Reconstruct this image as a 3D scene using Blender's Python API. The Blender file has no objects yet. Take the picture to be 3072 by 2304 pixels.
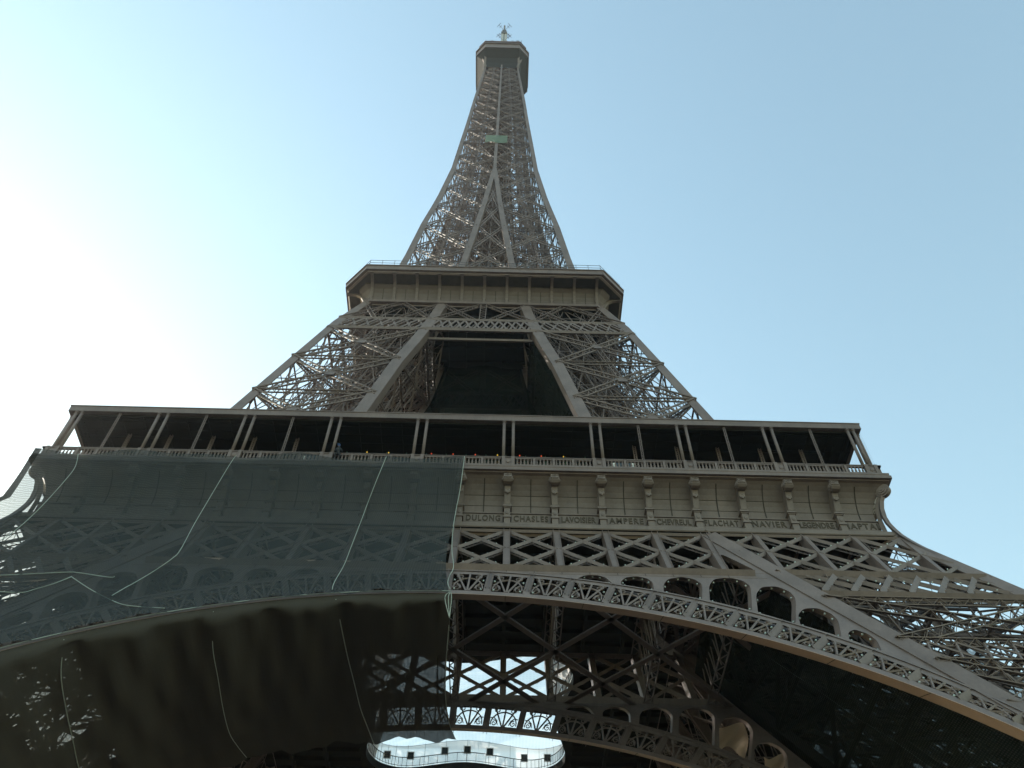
import bpy, math, random
from mathutils import Vector as V, Matrix
random.seed(7)
SC = bpy.context.scene
COL = SC.collection
PI = math.pi
# ------------------------------------------------------------------ camera, sky, sun, exposure
cam_d = bpy.data.cameras.new('camera'); cam = bpy.data.objects.new('camera', cam_d); COL.objects.link(cam)
SC.camera = cam
yw, pt, rl = math.radians(0.606), math.radians(53.53), math.radians(0.86)
d = V((math.sin(yw)*math.cos(pt), math.cos(yw)*math.cos(pt), math.sin(pt)))
r = V((math.cos(yw), -math.sin(yw), 0)); u = r.cross(d)
r2 = r*math.cos(rl) + u*math.sin(rl); u2 = -r*math.sin(rl) + u*math.cos(rl)
M = Matrix(((r2.x, u2.x, -d.x, 3.5), (r2.y, u2.y, -d.y, -84.59), (r2.z, u2.z, -d.z, 1.77), (0, 0, 0, 1)))
cam.matrix_world = M
cam_d.sensor_width = 36; cam_d.lens = 2688.3/3072*36; cam_d.clip_end = 6000; cam_d.clip_start = 0.5
SC.render.resolution_x = 1024; SC.render.resolution_y = 768

SUN_EL, SUN_AZ = math.radians(24), math.radians(-50)      # azimuth from +Y, negative = left
W = bpy.data.worlds.new('World'); SC.world = W; W.use_nodes = True
nt = W.node_tree; bg = nt.nodes['Background']; sky = nt.nodes.new('ShaderNodeTexSky')
sky.sky_type = 'NISHITA'; sky.sun_disc = False; sky.sun_elevation = SUN_EL; sky.sun_rotation = SUN_AZ
sky.air_density = 1.6; sky.dust_density = 0.8; sky.ozone_density = 0.0; sky.altitude = 40
wb = nt.nodes.new('ShaderNodeMix'); wb.data_type = 'RGBA'; wb.blend_type = 'MULTIPLY'; wb.inputs[0].default_value = 1; wb.inputs[7].default_value = (1, 1.09, .99, 1)
nt.links.new(sky.outputs[0], wb.inputs[6]); nt.links.new(wb.outputs[2], bg.inputs[0]); bg.inputs[1].default_value = 0.12
sl = bpy.data.lights.new('sun', 'SUN'); sl.energy = 2.6; sl.angle = math.radians(0.5); sl.color = (1, .93, .82)
so = bpy.data.objects.new('sun', sl); COL.objects.link(so)
sdir = V((math.sin(SUN_AZ)*math.cos(SUN_EL), math.cos(SUN_AZ)*math.cos(SUN_EL), math.sin(SUN_EL)))
so.rotation_euler = sdir.to_track_quat('Z', 'Y').to_euler(); so.location = sdir*400
SC.view_settings.view_transform = 'Standard'; SC.view_settings.look = 'None'
SC.view_settings.exposure = 1.38; SC.view_settings.gamma = 1
try:
    SC.cycles.max_bounces = 8; SC.cycles.transparent_max_bounces = 24; SC.cycles.diffuse_bounces = 3
except Exception: pass

# ------------------------------------------------------------------ materials
def mat(name, col, rough=.6, var=.12, scale=.8, metal=0., spec=.3, fine=6.):
    m = bpy.data.materials.new(name); m.use_nodes = True; t = m.node_tree; b = t.nodes['Principled BSDF']
    b.inputs['Roughness'].default_value = rough; b.inputs['Metallic'].default_value = metal
    b.inputs['Specular IOR Level'].default_value = spec
    tc = t.nodes.new('ShaderNodeTexCoord')
    n1 = t.nodes.new('ShaderNodeTexNoise'); n1.inputs['Scale'].default_value = scale; n1.inputs['Detail'].default_value = 5
    n2 = t.nodes.new('ShaderNodeTexNoise'); n2.inputs['Scale'].default_value = fine; n2.inputs['Detail'].default_value = 3
    t.links.new(tc.outputs['Object'], n1.inputs['Vector']); t.links.new(tc.outputs['Object'], n2.inputs['Vector'])
    mp = t.nodes.new('ShaderNodeMapping'); mp.inputs['Scale'].default_value = (1.6, 1.6, .16)
    n3 = t.nodes.new('ShaderNodeTexNoise'); n3.inputs['Scale'].default_value = 1.2; n3.inputs['Detail'].default_value = 6
    t.links.new(tc.outputs['Object'], mp.inputs[0]); t.links.new(mp.outputs[0], n3.inputs['Vector'])
    av = t.nodes.new('ShaderNodeMath'); av.operation = 'MULTIPLY_ADD'; av.inputs[1].default_value = .5
    hf = t.nodes.new('ShaderNodeMath'); hf.operation = 'MULTIPLY'; hf.inputs[1].default_value = .5
    t.links.new(n2.outputs[0], hf.inputs[0]); t.links.new(n3.outputs[0], av.inputs[0]); t.links.new(hf.outputs[0], av.inputs[2])
    ad = t.nodes.new('ShaderNodeMath'); ad.operation = 'ADD'
    t.links.new(n1.outputs[0], ad.inputs[0]); t.links.new(av.outputs[0], ad.inputs[1])
    mr = t.nodes.new('ShaderNodeMapRange'); mr.inputs[1].default_value = .7; mr.inputs[2].default_value = 1.3
    mr.inputs[3].default_value = 1-var; mr.inputs[4].default_value = 1+var
    t.links.new(ad.outputs[0], mr.inputs[0])
    hs = t.nodes.new('ShaderNodeHueSaturation'); hs.inputs['Color'].default_value = (*col, 1)
    t.links.new(mr.outputs[0], hs.inputs['Value']); t.links.new(hs.outputs[0], b.inputs['Base Color'])
    return m
IRON = mat('iron_paint', (.176, .135, .124), .5, .22, .5)
FRIEZE = mat('frieze_paint', (.182, .145, .130), .6, .2, .5)
SOFFIT_LIT = mat('lit_iron_soffit', (.33, .235, .19), .7, .12, .4)  # arch underside: iron made brighter and warmer, painting in bounce light from the ground
DECK = mat('shaded_deck_soffit', (.018, .017, .016), .8, .15, .5)  # near-black: deep shade under floors and in recesses is put into the colour
LETTER = mat('letter_paint', (.062, .045, .028), .6, .1)
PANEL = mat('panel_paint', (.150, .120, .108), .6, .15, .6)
SOFF = mat('overhang_shade', (.075, .064, .056), .8, .2)  # second-floor overhang, darkened to paint in the shade on its underside
SEAM = mat('seam_shadow_gap', (.05, .042, .034), .8, .1)
BULB = mat('bulb_glass', (.36, .42, .41), .15, .03, 1, 0, .8)
GLASSD = mat('dark_glazing', (.02, .028, .03), .12, .1, .5, 0, .6)
ROPE = mat('rope', (.36, .40, .37), .9, .1)
WHITE = mat('white_panel', (.86, .87, .86), .6, .03, .6)
STEEL = mat('grey_steel', (.16, .16, .17), .5, .1)
WIRE = mat('wire', (.06, .06, .06), .6, .1)
ANT = mat('white_radome', (.5, .5, .49), .4, .03)
GROUND = mat('shaded_ground', (.040, .034, .027), .95, .15, .05, fine=.6)  # ground darkened to stand for the tower's shade and cut bounce light
SKIN = mat('skin', (.45, .28, .2), .6, .05); BLUE = mat('blue_helmet', (.10, .22, .55), .4, .05)
CLOTH = mat('dark_clothes', (.035, .04, .05), .9, .15, 2)
RED = mat('red_lamp', (.8, .08, .04), .4, .02); YEL = mat('yellow_lamp', (.8, .55, .05), .4, .02)
for mm, c in ((RED, (1, .12, .05)), (YEL, (1, .65, .08))):
    b = mm.node_tree.nodes['Principled BSDF']; b.inputs['Emission Color'].default_value = (*c, 1); b.inputs['Emission Strength'].default_value = .25

def net_mat(name, col, fac, pitch=.16, amp=.10, trans=.25):
    m = bpy.data.materials.new(name); m.use_nodes = True; t = m.node_tree
    for n in list(t.nodes): t.nodes.remove(n)
    N = t.nodes.new; L = t.links.new
    out = N('ShaderNodeOutputMaterial'); mx = N('ShaderNodeMixShader'); tr = N('ShaderNodeBsdfTransparent')
    df = N('ShaderNodeBsdfDiffuse'); df.inputs[0].default_value = (*col, 1)
    tl = N('ShaderNodeBsdfTranslucent'); tl.inputs[0].default_value = (*col, 1)
    m2 = N('ShaderNodeMixShader'); m2.inputs[0].default_value = trans
    L(df.outputs[0], m2.inputs[1]); L(tl.outputs[0], m2.inputs[2])
    L(tr.outputs[0], mx.inputs[1]); L(m2.outputs[0], mx.inputs[2]); L(mx.outputs[0], out.inputs[0])
    tc = N('ShaderNodeUVMap')
    sp = N('ShaderNodeSeparateXYZ'); L(tc.outputs[0], sp.inputs[0])
    acc = None
    for ax in (0, 1):
        mu = N('ShaderNodeMath'); mu.operation = 'MULTIPLY'; L(sp.outputs[ax], mu.inputs[0]); mu.inputs[1].default_value = 2*PI/pitch
        si = N('ShaderNodeMath'); si.operation = 'SINE'; L(mu.outputs[0], si.inputs[0])
        if acc is None: acc = si
        else:
            a = N('ShaderNodeMath'); a.operation = 'MAXIMUM'; L(acc.outputs[0], a.inputs[0]); L(si.outputs[0], a.inputs[1]); acc = a
    nz = N('ShaderNodeTexNoise'); nz.inputs['Scale'].default_value = .35; nz.inputs['Detail'].default_value = 4
    g = N('ShaderNodeTexCoord'); L(g.outputs['Object'], nz.inputs['Vector'])
    s1 = N('ShaderNodeMath'); s1.operation = 'MULTIPLY_ADD'; L(acc.outputs[0], s1.inputs[0]); s1.inputs[1].default_value = amp; s1.inputs[2].default_value = fac-.3*amp-.05
    s2 = N('ShaderNodeMath'); s2.operation = 'MULTIPLY_ADD'; L(nz.outputs[0], s2.inputs[0]); s2.inputs[1].default_value = .1; L(s1.outputs[0], s2.inputs[2])
    s2.use_clamp = True; L(s2.outputs[0], mx.inputs[0])
    return m
NET = net_mat('green_debris_net', (.068, .078, .084), .66)
NETB = net_mat('dark_debris_net', (.074, .070, .064), .935, .22, .025, .04)
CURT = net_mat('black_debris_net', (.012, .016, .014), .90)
BNET = net_mat('blue_grey_net', (.03, .045, .05), .62, .5, .15)
GREEN = net_mat('green_tarp', (.20, .29, .25), .8, .3, .05)
TARP = net_mat('white_tarp', (.9, .9, .9), .42, .4, .03, .6)
SCREEN = net_mat('white_screen_panel', (.9, .91, .91), .62, .9, .03, .6)
SCRAP = net_mat('beige_tarp', (.42, .34, .26), .97, .2, .02, .55)
WEBN = net_mat('wire_guard', (.2, .2, .2), .10, .12, .05)

# ------------------------------------------------------------------ mesh builder
class MB:
    def __init__(s): s.v = []; s.f = []; s.mi = []; s.mats = []; s.cur = 0; s.uv = None
    def use(s, m):
        if m not in s.mats: s.mats.append(m)
        s.cur = s.mats.index(m); return s
    def face(s, idx): s.f.append(idx); s.mi.append(s.cur)
    def poly(s, pts):
        n = len(s.v); s.v += [tuple(p) for p in pts]; s.face(tuple(range(n, n+len(pts))))
    def hexa(s, a, b):          # two quads of 4 points
        n = len(s.v); s.v += [tuple(p) for p in a]+[tuple(p) for p in b]
        for q in ((3, 2, 1, 0), (4, 5, 6, 7), (0, 1, 5, 4), (1, 2, 6, 5), (2, 3, 7, 6), (3, 0, 4, 7)): s.face(tuple(n+i for i in q))
    def bar(s, p, q, a, b=None, n=(0, 0, 1), ext=0):
        p = V(p); q = V(q); b = a if b is None else b
        t = q-p
        if t.length < 1e-6: return
        t.normalize(); p = p-t*ext; q = q+t*ext
        n = V(n); sd = t.cross(n)
        if sd.length < 1e-4: sd = t.cross(V((1, 0, 0)))
        if sd.length < 1e-4: sd = t.cross(V((0, 1, 0)))
        sd.normalize(); nn = sd.cross(t); A = sd*a/2; B = nn*b/2
        s.hexa((p-A-B, p+A-B, p+A+B, p-A+B), (q-A-B, q+A-B, q+A+B, q-A+B))
    def box(s, x0, x1, y0, y1, z0, z1):
        s.hexa(((x0, y0, z0), (x1, y0, z0), (x1, y1, z0), (x0, y1, z0)), ((x0, y0, z1), (x1, y0, z1), (x1, y1, z1), (x0, y1, z1)))
    def laced(s, p, q, W, D, n, t=.12, pitch=None, z=.07, sides=1):
        """lattice girder: flanges of depth D at +-W/2 joined by a zigzag in the plane normal to n"""
        p = V(p); q = V(q); L = (q-p).length
        if L < .2: return
        tt = (q-p)/L; n = V(n); n = (n-tt*n.dot(tt)).normalized(); sd = tt.cross(n)
        for k in (-1, 1): s.bar(p+sd*k*W/2, q+sd*k*W/2, t, D, n)
        pitch = pitch or W*1.1; c = max(2, int(L/pitch))
        for j in ([0] if sides == 1 else [-1, 1]):
            o = n*j*(D/2-.03)
            for i in range(c):
                k = 1 if i % 2 else -1
                s.bar(p+tt*L*i/c+sd*k*W/2+o, p+tt*L*(i+1)/c-sd*k*W/2+o, z, .03 if sides == 2 else min(D, .06), n)
    def ribbon(s, pts, a, b, n):
        for i in range(len(pts)-1): s.bar(pts[i], pts[i+1], a, b, n, ext=a*.12)
    def tube(s, pts, rad, k=6):
        n0 = len(s.v)
        pts = [V(p) for p in pts]
        for i, p in enumerate(pts):
            t = (pts[min(i+1, len(pts)-1)]-pts[max(i-1, 0)]).normalized()
            a = t.cross(V((0, 0, 1)));
            if a.length < 1e-3: a = t.cross(V((0, 1, 0)))
            a.normalize(); b = a.cross(t); rr = rad[i] if isinstance(rad, (list, tuple)) else rad
            for j in range(k): s.v.append(tuple(p+a*rr*math.cos(2*PI*j/k)+b*rr*math.sin(2*PI*j/k)))
        for i in range(len(pts)-1):
            for j in range(k):
                s.face((n0+i*k+j, n0+i*k+(j+1) % k, n0+(i+1)*k+(j+1) % k, n0+(i+1)*k+j))
        s.face(tuple(n0+j for j in range(k-1, -1, -1))); m0 = n0+(len(pts)-1)*k; s.face(tuple(m0+j for j in range(k)))
    def ball(s, c, rad, sx=1, sy=1, sz=1, seg=8, rings=5):
        n0 = len(s.v); c = V(c)
        for i in range(1, rings):
            ph = PI*i/rings
            for j in range(seg):
                th = 2*PI*j/seg; s.v.append((c.x+rad*sx*math.sin(ph)*math.cos(th), c.y+rad*sy*math.sin(ph)*math.sin(th), c.z+rad*sz*math.cos(ph)))
        tI = len(s.v); s.v.append((c.x, c.y, c.z+rad*sz)); bI = len(s.v); s.v.append((c.x, c.y, c.z-rad*sz))
        for i in range(rings-2):
            for j in range(seg):
                a = n0+i*seg+j; b = n0+i*seg+(j+1) % seg; s.face((a, a+seg, b+seg, b))
        for j in range(seg):
            s.face((tI, n0+j, n0+(j+1) % seg)); m = n0+(rings-2)*seg; s.face((bI, m+(j+1) % seg, m+j))
    def strip(s, rows):        # grid of points -> quads
        n0 = len(s.v); k = len(rows[0])
        for rw in rows: s.v += [tuple(p) for p in rw]
        for i in range(len(rows)-1):
            for j in range(k-1): s.face((n0+i*k+j, n0+i*k+j+1, n0+(i+1)*k+j+1, n0+(i+1)*k+j))
    def addmesh(s, me, fn=None):
        n0 = len(s.v)
        for v in me.vertices: s.v.append(tuple(fn(v.co)) if fn else tuple(v.co))
        for p in me.polygons: s.face(tuple(n0+i for i in p.vertices))
    def build(s, name, m=None, parent=None, smooth=False):
        me = bpy.data.meshes.new(name); me.from_pydata(s.v, [], s.f); 
        if not s.mats: me.materials.append(m)
        else:
            for x in s.mats: me.materials.append(x)
            for p, i in zip(me.polygons, s.mi): p.material_index = i
        if smooth:
            for p in me.polygons: p.use_smooth = True
        o = bpy.data.objects.new(name, me); COL.objects.link(o)
        if parent: o.parent = parent
        return o

def tag(o, label=None, cat=None, group=None, kind=None):
    if label: o['label'] = label
    if cat: o['category'] = cat
    if group: o['group'] = group
    if kind: o['kind'] = kind
    return o
def empty(name, loc, label=None, cat=None, group=None, kind=None):
    o = bpy.data.objects.new(name, None); COL.objects.link(o); o.location = loc; o.empty_display_size = .5
    return tag(o, label, cat, group, kind)
def kids(o): return [c for c in KIDS.get(o.name, [])]
def tree(o, out=None):
    out = [] if out is None else out
    out.append(o)
    for c in ALL():
        if c.parent == o: tree(c, out)
    return out
def ALL(): return list(COL.objects)
def merged(o):
    """one mesh holding a part and its sub-parts (identical local frames)"""
    b = MB()
    for x in tree(o):
        if x.type != 'MESH': continue
        n0 = len(b.v); b.v += [tuple(v.co) for v in x.data.vertices]
        for p in x.data.polygons:
            b.use(x.data.materials[p.material_index]); b.face(tuple(n0+i for i in p.vertices))
    return b
def turn_copies(o, ks, root, name=None):
    first = None
    for k in ks:
        if first is None:
            c = merged(o).build(name or o.name.split('.')[0], None, root); first = c
        else:
            c = first.copy(); COL.objects.link(c)
        c.rotation_euler = (0, 0, k*PI/2)
        if 'label' in c.keys(): del c['label']
def deep_copy(o, k):
    c = o.copy(); COL.objects.link(c); c.rotation_euler = (0, 0, k*PI/2)
    for ch in ALL():
        if ch.parent == o:
            e = ch.copy(); COL.objects.link(e); e.parent = c
    return c

# ------------------------------------------------------------------ tower profile (metres; +Y away from the camera, front face at -Y)
PZ = [0, 52, 57.6, 76, 90, 102.5, 112, 120, 129, 147, 161, 180, 195, 210, 231, 261, 280]
PW = [58.71, 33.75, 31.1, 25.55, 22.5, 19.75, 17.15, 15.6, 13.95, 12.3, 10.7, 9.0, 8.25, 7.45, 6.5, 4.85, 4.6]
IZ = [0, 52, 57.6, 76, 90.5, 100.5, 110, 120, 130, 147, 160, 171, 180, 400]
IW = [44.0, 18.9, 16.3, 11.9, 9.55, 7.3, 6.1, 5.0, 3.95, 2.45, 1.45, .72, 0, 0]
def interp(z, X, Y):
    if z <= X[0]: return Y[0]
    for i in range(len(X)-1):
        if z <= X[i+1]: return Y[i]+(Y[i+1]-Y[i])*(z-X[i])/(X[i+1]-X[i])
    return Y[-1]
def w(z): return interp(z, PZ, PW)
def wi(z): return interp(z, IZ, IW)
SL = math.sqrt(1+.48**2)
NF = V((0, -1, -.48)).normalized()     # lower front face normal (outward)
def F(x, z, off=0., out=0.):
    p = V((x, -(w(z)-off), z)); return p+NF*out

tower = empty('lattice_tower', (0, 0, 0), 'tall grey brown lattice iron tower with great arches, carved name frieze and two gallery floors', 'tower')
pd = bpy.data.objects

# ================================================================== SETTING
b = MB(); b.poly(((-3000, -3000, 0), (3000, -3000, 0), (3000, 3000, 0), (-3000, 3000, 0))); tag(b.build('ground', GROUND), kind='structure')

# ================================================================== FRIEZE (one side, then turned)
K = 3.8
def ring_strip(b, prof):
    b.strip([[(-dd, -dd, z), (dd, -dd, z)] for dd, z in prof])
b = MB().use(FRIEZE)
b.use(DECK); ring_strip(b, [(31.5, 50.3), (31.5, 51.05), (34.28, 51.07)])  # recess below the moulding, its shade painted in with the dark material
b.use(FRIEZE); ring_strip(b, [(34.28, 51.07), (34.34, 51.15), (34.34, 51.5), (34.25, 51.6), (33.6, 51.62), (33.6, 52.15), (33.66, 52.17), (33.66, 52.25), (33.58, 52.27), (33.58, 53.2), (33.7, 53.22), (33.7, 53.33), (33.5, 53.36),
               (33.5, 53.6), (33.52, 54.2), (33.62, 54.7), (33.78, 55.15), (34.0, 55.55), (34.3, 55.95), (34.65, 56.25), (34.9, 56.42)])
b.use(IRON); ring_strip(b, [(34.9, 56.42), (35.15, 56.5), (35.15, 56.6), (35.36, 56.62), (35.36, 56.95), (35.25, 57.02), (35.30, 57.12), (35.30, 57.3), (35.1, 57.34), (35.1, 57.5), (34.5, 57.5)])
frieze = b.build('name_frieze', None, tower)
prof = [(33.5, 53.4), (33.52, 54.2), (33.62, 54.7), (33.78, 55.15), (34.0, 55.55), (34.3, 55.95), (34.65, 56.25)]
b = MB()
for i in range(-9, 9):
    x = (i+.5)*K
    if abs(x) > 33: x = math.copysign(31.9, x)
    for a, c in zip(prof[:-1], prof[1:]): b.bar((x, -a[0]-.015, a[1]), (x, -c[0]-.015, c[1]), .07, .06, (0, -1, 0))
    for dz in (54.2, 55.15):
        dd = interp(dz, [p[1] for p in prof], [p[0] for p in prof])
        b.bar((x-K/2+.3, -dd-.005, dz), (x+K/2-.3, -dd-.005, dz), .035, .03, (0, -1, 0))
b.build('panel_seams', SEAM, frieze)
# console (bracket) prototype at x=0
def console_mb(scale=1.):
    b = MB(); w2 = .25
    def blk(hw, d0, d1, z0, z1): b.box(-hw, hw, -d1, -d0, z0, z1)
    blk(.25, 33.6, 34.12, 51.63, 52.35); blk(.33, 33.6, 34.2, 52.35, 52.45); blk(.29, 33.6, 34.16, 52.45, 52.55)
    blk(.24, 33.5, 34.08, 52.55, 53.45); b.ball((0, -34.1, 52.95), .17, 1, .35, 1.25)
    blk(.30, 33.5, 34.14, 53.45, 53.55); blk(.37, 33.5, 34.22, 53.55, 53.68); blk(.33, 33.5, 34.18, 53.68, 53.76)
    # shaft leaning out
    b.hexa(((-.24, -34.2, 53.76), (.24, -34.2, 53.76), (.24, -33.4, 53.76), (-.24, -33.4, 53.76)),
           ((-.24, -34.8, 55.5), (.24, -34.8, 55.5), (.24, -33.7, 55.5), (-.24, -33.7, 55.5)))
    b.hexa(((-.24, -34.8, 55.5), (.24, -34.8, 55.5), (.24, -33.7, 55.5), (-.24, -33.7, 55.5)),
           ((-.2, -34.95, 56.4), (.2, -34.95, 56.4), (.2, -34.3, 56.5), (-.2, -34.3, 56.5)))
    for a0 in (-.45, 0, .45):   # carved drop below the scroll
        b.ball((a0*.3, -34.62+abs(a0)*.05, 55.0-.25*(1-abs(a0))), .12, 1, .7, 1.5)
    for sx in (-1, 1):          # side volutes
        for rr, dx in ((.42, .28), (.30, .36), (.15, .42)):
            pts = [(sx*(dx-.05), -34.95, 55.78), (sx*(dx+.05), -34.95, 55.78)]; b.tube(pts, rr, 12)
    b.tube([(-.3, -34.95, 55.78), (.3, -34.95, 55.78)], .46, 12)
    for j, a0 in enumerate((-.24, -.12, 0, .12, .24)):       # leaf tongues
        h = .50-.35*abs(a0)
        b.tube([(a0*.75, -35.12, 55.4), (a0, -35.38, 55.72), (a0*1.05, -35.35, 56.05), (a0*1.25, -35.12, 56.0+h*.75)], [.05, .10, .10, .03], 6)
    return b
con = console_mb().build('console', FRIEZE, frieze)
con.location = (0, 0, 0)
for i in range(-8, 9):
    if i == 0: continue
    c = con.copy(); COL.objects.link(c); c.location = (i*K, 0, 0)
# name plates with raised letters (right half of the front is the part not covered by nets)
names = ['DULONG', 'CHASLES', 'LAVOISIER', 'AMPERE', 'CHEVREUL', 'FLACHAT', 'NAVIER', 'LEGENDRE', 'CHAPTAL']
plates = []
def plate_mb(x, hw):
    b = MB()
    b.box(x-hw, x+hw, -33.62, -33.5, 52.3, 53.18)
    return b
for i in range(-9, 9):
    x = (i+.5)*K; hw = K/2-.36
    if i == 8: x -= .25; hw -= .2
    if i == -9: x += .25; hw -= .2
    p = plate_mb(x, hw).build('name_plate', FRIEZE, frieze); plates.append((i, x, hw, p))
# ---- merged copies for the other three sides
def bake_consoles():
    b = merged(frieze)   # consoles share frame except x offset -> handled below
    return b
bb = MB()
for x in tree(frieze):
    if x.type != 'MESH': continue
    n0 = len(bb.v); bb.v += [(v.co.x+x.location.x, v.co.y, v.co.z) for v in x.data.vertices]
    for p in x.data.polygons: bb.use(x.data.materials[p.material_index]); bb.face(tuple(n0+i for i in p.vertices))
o1 = bb.build('name_frieze', None, tower); o1.rotation_euler = (0, 0, PI/2)
for k in (2, 3):
    c = o1.copy(); COL.objects.link(c); c.rotation_euler = (0, 0, k*PI/2)
# corner volutes on a thin corner spine
cp = [(33.62, 51.65), (33.6, 53.3), (33.7, 54.2), (33.85, 54.9), (34.1, 55.4), (34.45, 55.8)]
ax = V((1, 1, 0)).normalized()
b = MB()
for (d0, z0), (d1, z1) in zip(cp[:-1], cp[1:]): b.bar((d0+.12, -d0-.12, z0), (d1+.12, -d1-.12, z1), .22, .3, (1, -1, 0), .02)
c = V((34.55, -34.55, 55.85))
for rr, hw in ((.62, .18), (.46, .26), (.28, .33), (.12, .38)): b.tube([c-ax*hw, c+ax*hw], rr, 18)
b.hexa([c+V((-.5, .5, .3)), c+V((-.2, .8, .3)), c+V((-.8, .8, .3)), c+V((-.8, .2, .3))], [c+V((-.3, .3, .7)), c+V((0, .6, .7)), c+V((-.6, .6, .7)), c+V((-.6, 0, .7))])
cc = b.build('corner_volute', FRIEZE, tower)
for k in range(1, 4):
    q = cc.copy(); COL.objects.link(q); q.rotation_euler = (0, 0, k*PI/2)
# lettering
for (i, x, hw, p), nm in zip([q for q in plates if q[0] >= 0], names):
    cu = bpy.data.curves.new('txt', 'FONT'); cu.body = nm; cu.size = .86; cu.extrude = .025; cu.offset = .022; cu.align_x = 'CENTER'; cu.space_character = 1.22
    if len(nm) > 7: cu.space_character = 1.05
    to = bpy.data.objects.new('txt', cu); COL.objects.link(to)
    bpy.context.view_layer.update()
    me = bpy.data.meshes.new_from_object(to.evaluated_get(bpy.context.evaluated_depsgraph_get()))
    xs = [v.co.x for v in me.vertices]; wd = max(xs)-min(xs); mx = (max(xs)+min(xs))/2; f = min(1, (2*hw-.35)/wd) if nm != 'CHAPTAL' else .84
    b = MB(); xo = x+(-.0 if nm != 'CHAPTAL' else -.22)
    b.addmesh(me, lambda c: (xo+(c.x-mx)*f, -33.635-c.z, 52.43+c.y*1.0))
    b.build('lettering', LETTER, p)
    COL.objects.unlink(to); bpy.data.objects.remove(to); bpy.data.meshes.remove(me)

# lettering is a sub-part of a plate that is itself a sub-part: re-parent flat under the frieze part
for o in ALL():
    if o.name.startswith('lettering'): o.parent = frieze

# ================================================================== BALUSTRADE
def baluster_panel(L):
    b = MB(); n = 5
    b.box(-L/2+.1, L/2-.1, -35.06, -34.88, 58.27, 58.42); b.box(-L/2+.1, L/2-.1, -35.06, -34.88, 57.5, 57.62)
    for i in range(n):
        x = -L/2+.1+(L-.2)*(i+.5)/n
        b.tube([(x, -34.97, 57.6), (x, -34.97, 57.75), (x, -34.97, 57.9), (x, -34.97, 58.05), (x, -34.97, 58.2), (x, -34.97, 58.29)], [.10, .075, .10, .055, .06, .10], 6)
    return b
b = MB()
b.box(-35.06, 35.06, -35.1, -34.84, 58.42, 58.5)
pairs = [-34.2, -26.6, -19, -11.4, -3.8, 3.8, 11.4, 19, 26.6, 34.2]
for x in pairs:
    for s in (-.4, .4):
        b.box(x+s-.14, x+s+.14, -35.12, -34.82, 57.5, 58.55)
    b.box(x-.28, x+.28, -35.04, -34.9, 57.5, 58.42); b.ball((x, -35.05, 57.95), .2, 1, .4, 1, 8, 5)
bal = b.build('balustrade', IRON, tower)
L = 1.68; bp = baluster_panel(L).build('baluster_panel', IRON, bal); first = True
post = MB(); post.box(-.1, .1, -35.1, -34.84, 57.5, 58.52)
posto = post.build('baluster_post', IRON, bal); pf = True
for a, c in zip(pairs[:-1], pairs[1:]):
    x0, x1 = a+.54, c-.54; n = 4; Lp = (x1-x0)/n
    for j in range(n):
        xx = x0+Lp*(j+.5)
        if first: o = bp; first = False
        else: o = bp.copy(); COL.objects.link(o)
        o.location = (xx, 0, 0)
        if j:
            if pf: q = posto; pf = False
            else: q = posto.copy(); COL.objects.link(q)
            q.location = (x0+Lp*j, 0, 0)
def side_bake(part, ks, name):
    bb = MB()
    for x in tree(part):
        if x.type != 'MESH': continue
        lo = x.location if x != part else V((0, 0, 0))
        n0 = len(bb.v); bb.v += [(v.co.x+lo.x, v.co.y+lo.y, v.co.z+lo.z) for v in x.data.vertices]
        for p in x.data.polygons: bb.use(x.data.materials[p.material_index]); bb.face(tuple(n0+i for i in p.vertices))
    f = None
    for k in ks:
        if f is None: c = f = bb.build(name, None, tower)
        else: c = f.copy(); COL.objects.link(c)
        c.rotation_euler = (0, 0, k*PI/2)
side_bake(bal, (1, 2, 3), 'balustrade')

# ================================================================== GALLERY ROOF, columns, soffit
b = MB()
b.use(IRON)
ring_strip(b, [(34.6, 63.42), (34.98, 63.45), (34.98, 64.08), (35.03, 64.1), (35.03, 64.2), (34.5, 64.24), (27, 64.6)])
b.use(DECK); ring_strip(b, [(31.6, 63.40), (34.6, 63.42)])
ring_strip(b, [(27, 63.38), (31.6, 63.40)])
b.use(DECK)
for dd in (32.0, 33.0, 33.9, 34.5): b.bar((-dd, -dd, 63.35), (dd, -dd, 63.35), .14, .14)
for i in range(-18, 19): b.bar((i*1.9, -34.6, 63.33), (i*1.9, -max(27, abs(i*1.9)*.0+27), 63.33), .08, .12)
groof = b.build('gallery_roof', None, tower)
def column(rad, hgt0=58.5, y=-34.95):
    b = MB(); b.tube([(0, y, hgt0), (0, y, 63.42)], rad, 10); b.tube([(0, y, hgt0), (0, y, hgt0+.12)], rad*1.5, 10); b.tube([(0, y, 63.28), (0, y, 63.42)], rad*1.4, 10); return b
c0 = column(.135).build('column', IRON, groof, True); first = True
for x in pairs:
    for s in (-.4, .4):
        if first: o = c0; first = False
        else: o = c0.copy(); COL.objects.link(o)
        o.location = (x+s if abs(x) < 34 else math.copysign(33.75+(.5 if s*x > 0 else 0), x), 0.15, 0)
thin = MB(); thin.laced((0, -34.8, 58.5), (0, -34.8, 63.42), .16, .1, (0, -1, 0), .05, .2, .03)
t0 = thin.build('lattice_column', IRON, groof); first = True
for x in (15.2, 22.8, 30.4, -15.2, -22.8, -30.4):
    if first: o = t0; first = False
    else: o = t0.copy(); COL.objects.link(o)
    o.location = (x, 0, 0)
ins = MB(); ins.laced((0, -32.4, 57.6), (0, -32.4, 63.42), .22, .2, (0, -1, 0), .07, .25, .05)
i0 = ins.build('inner_column', IRON, groof); first = True
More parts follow.
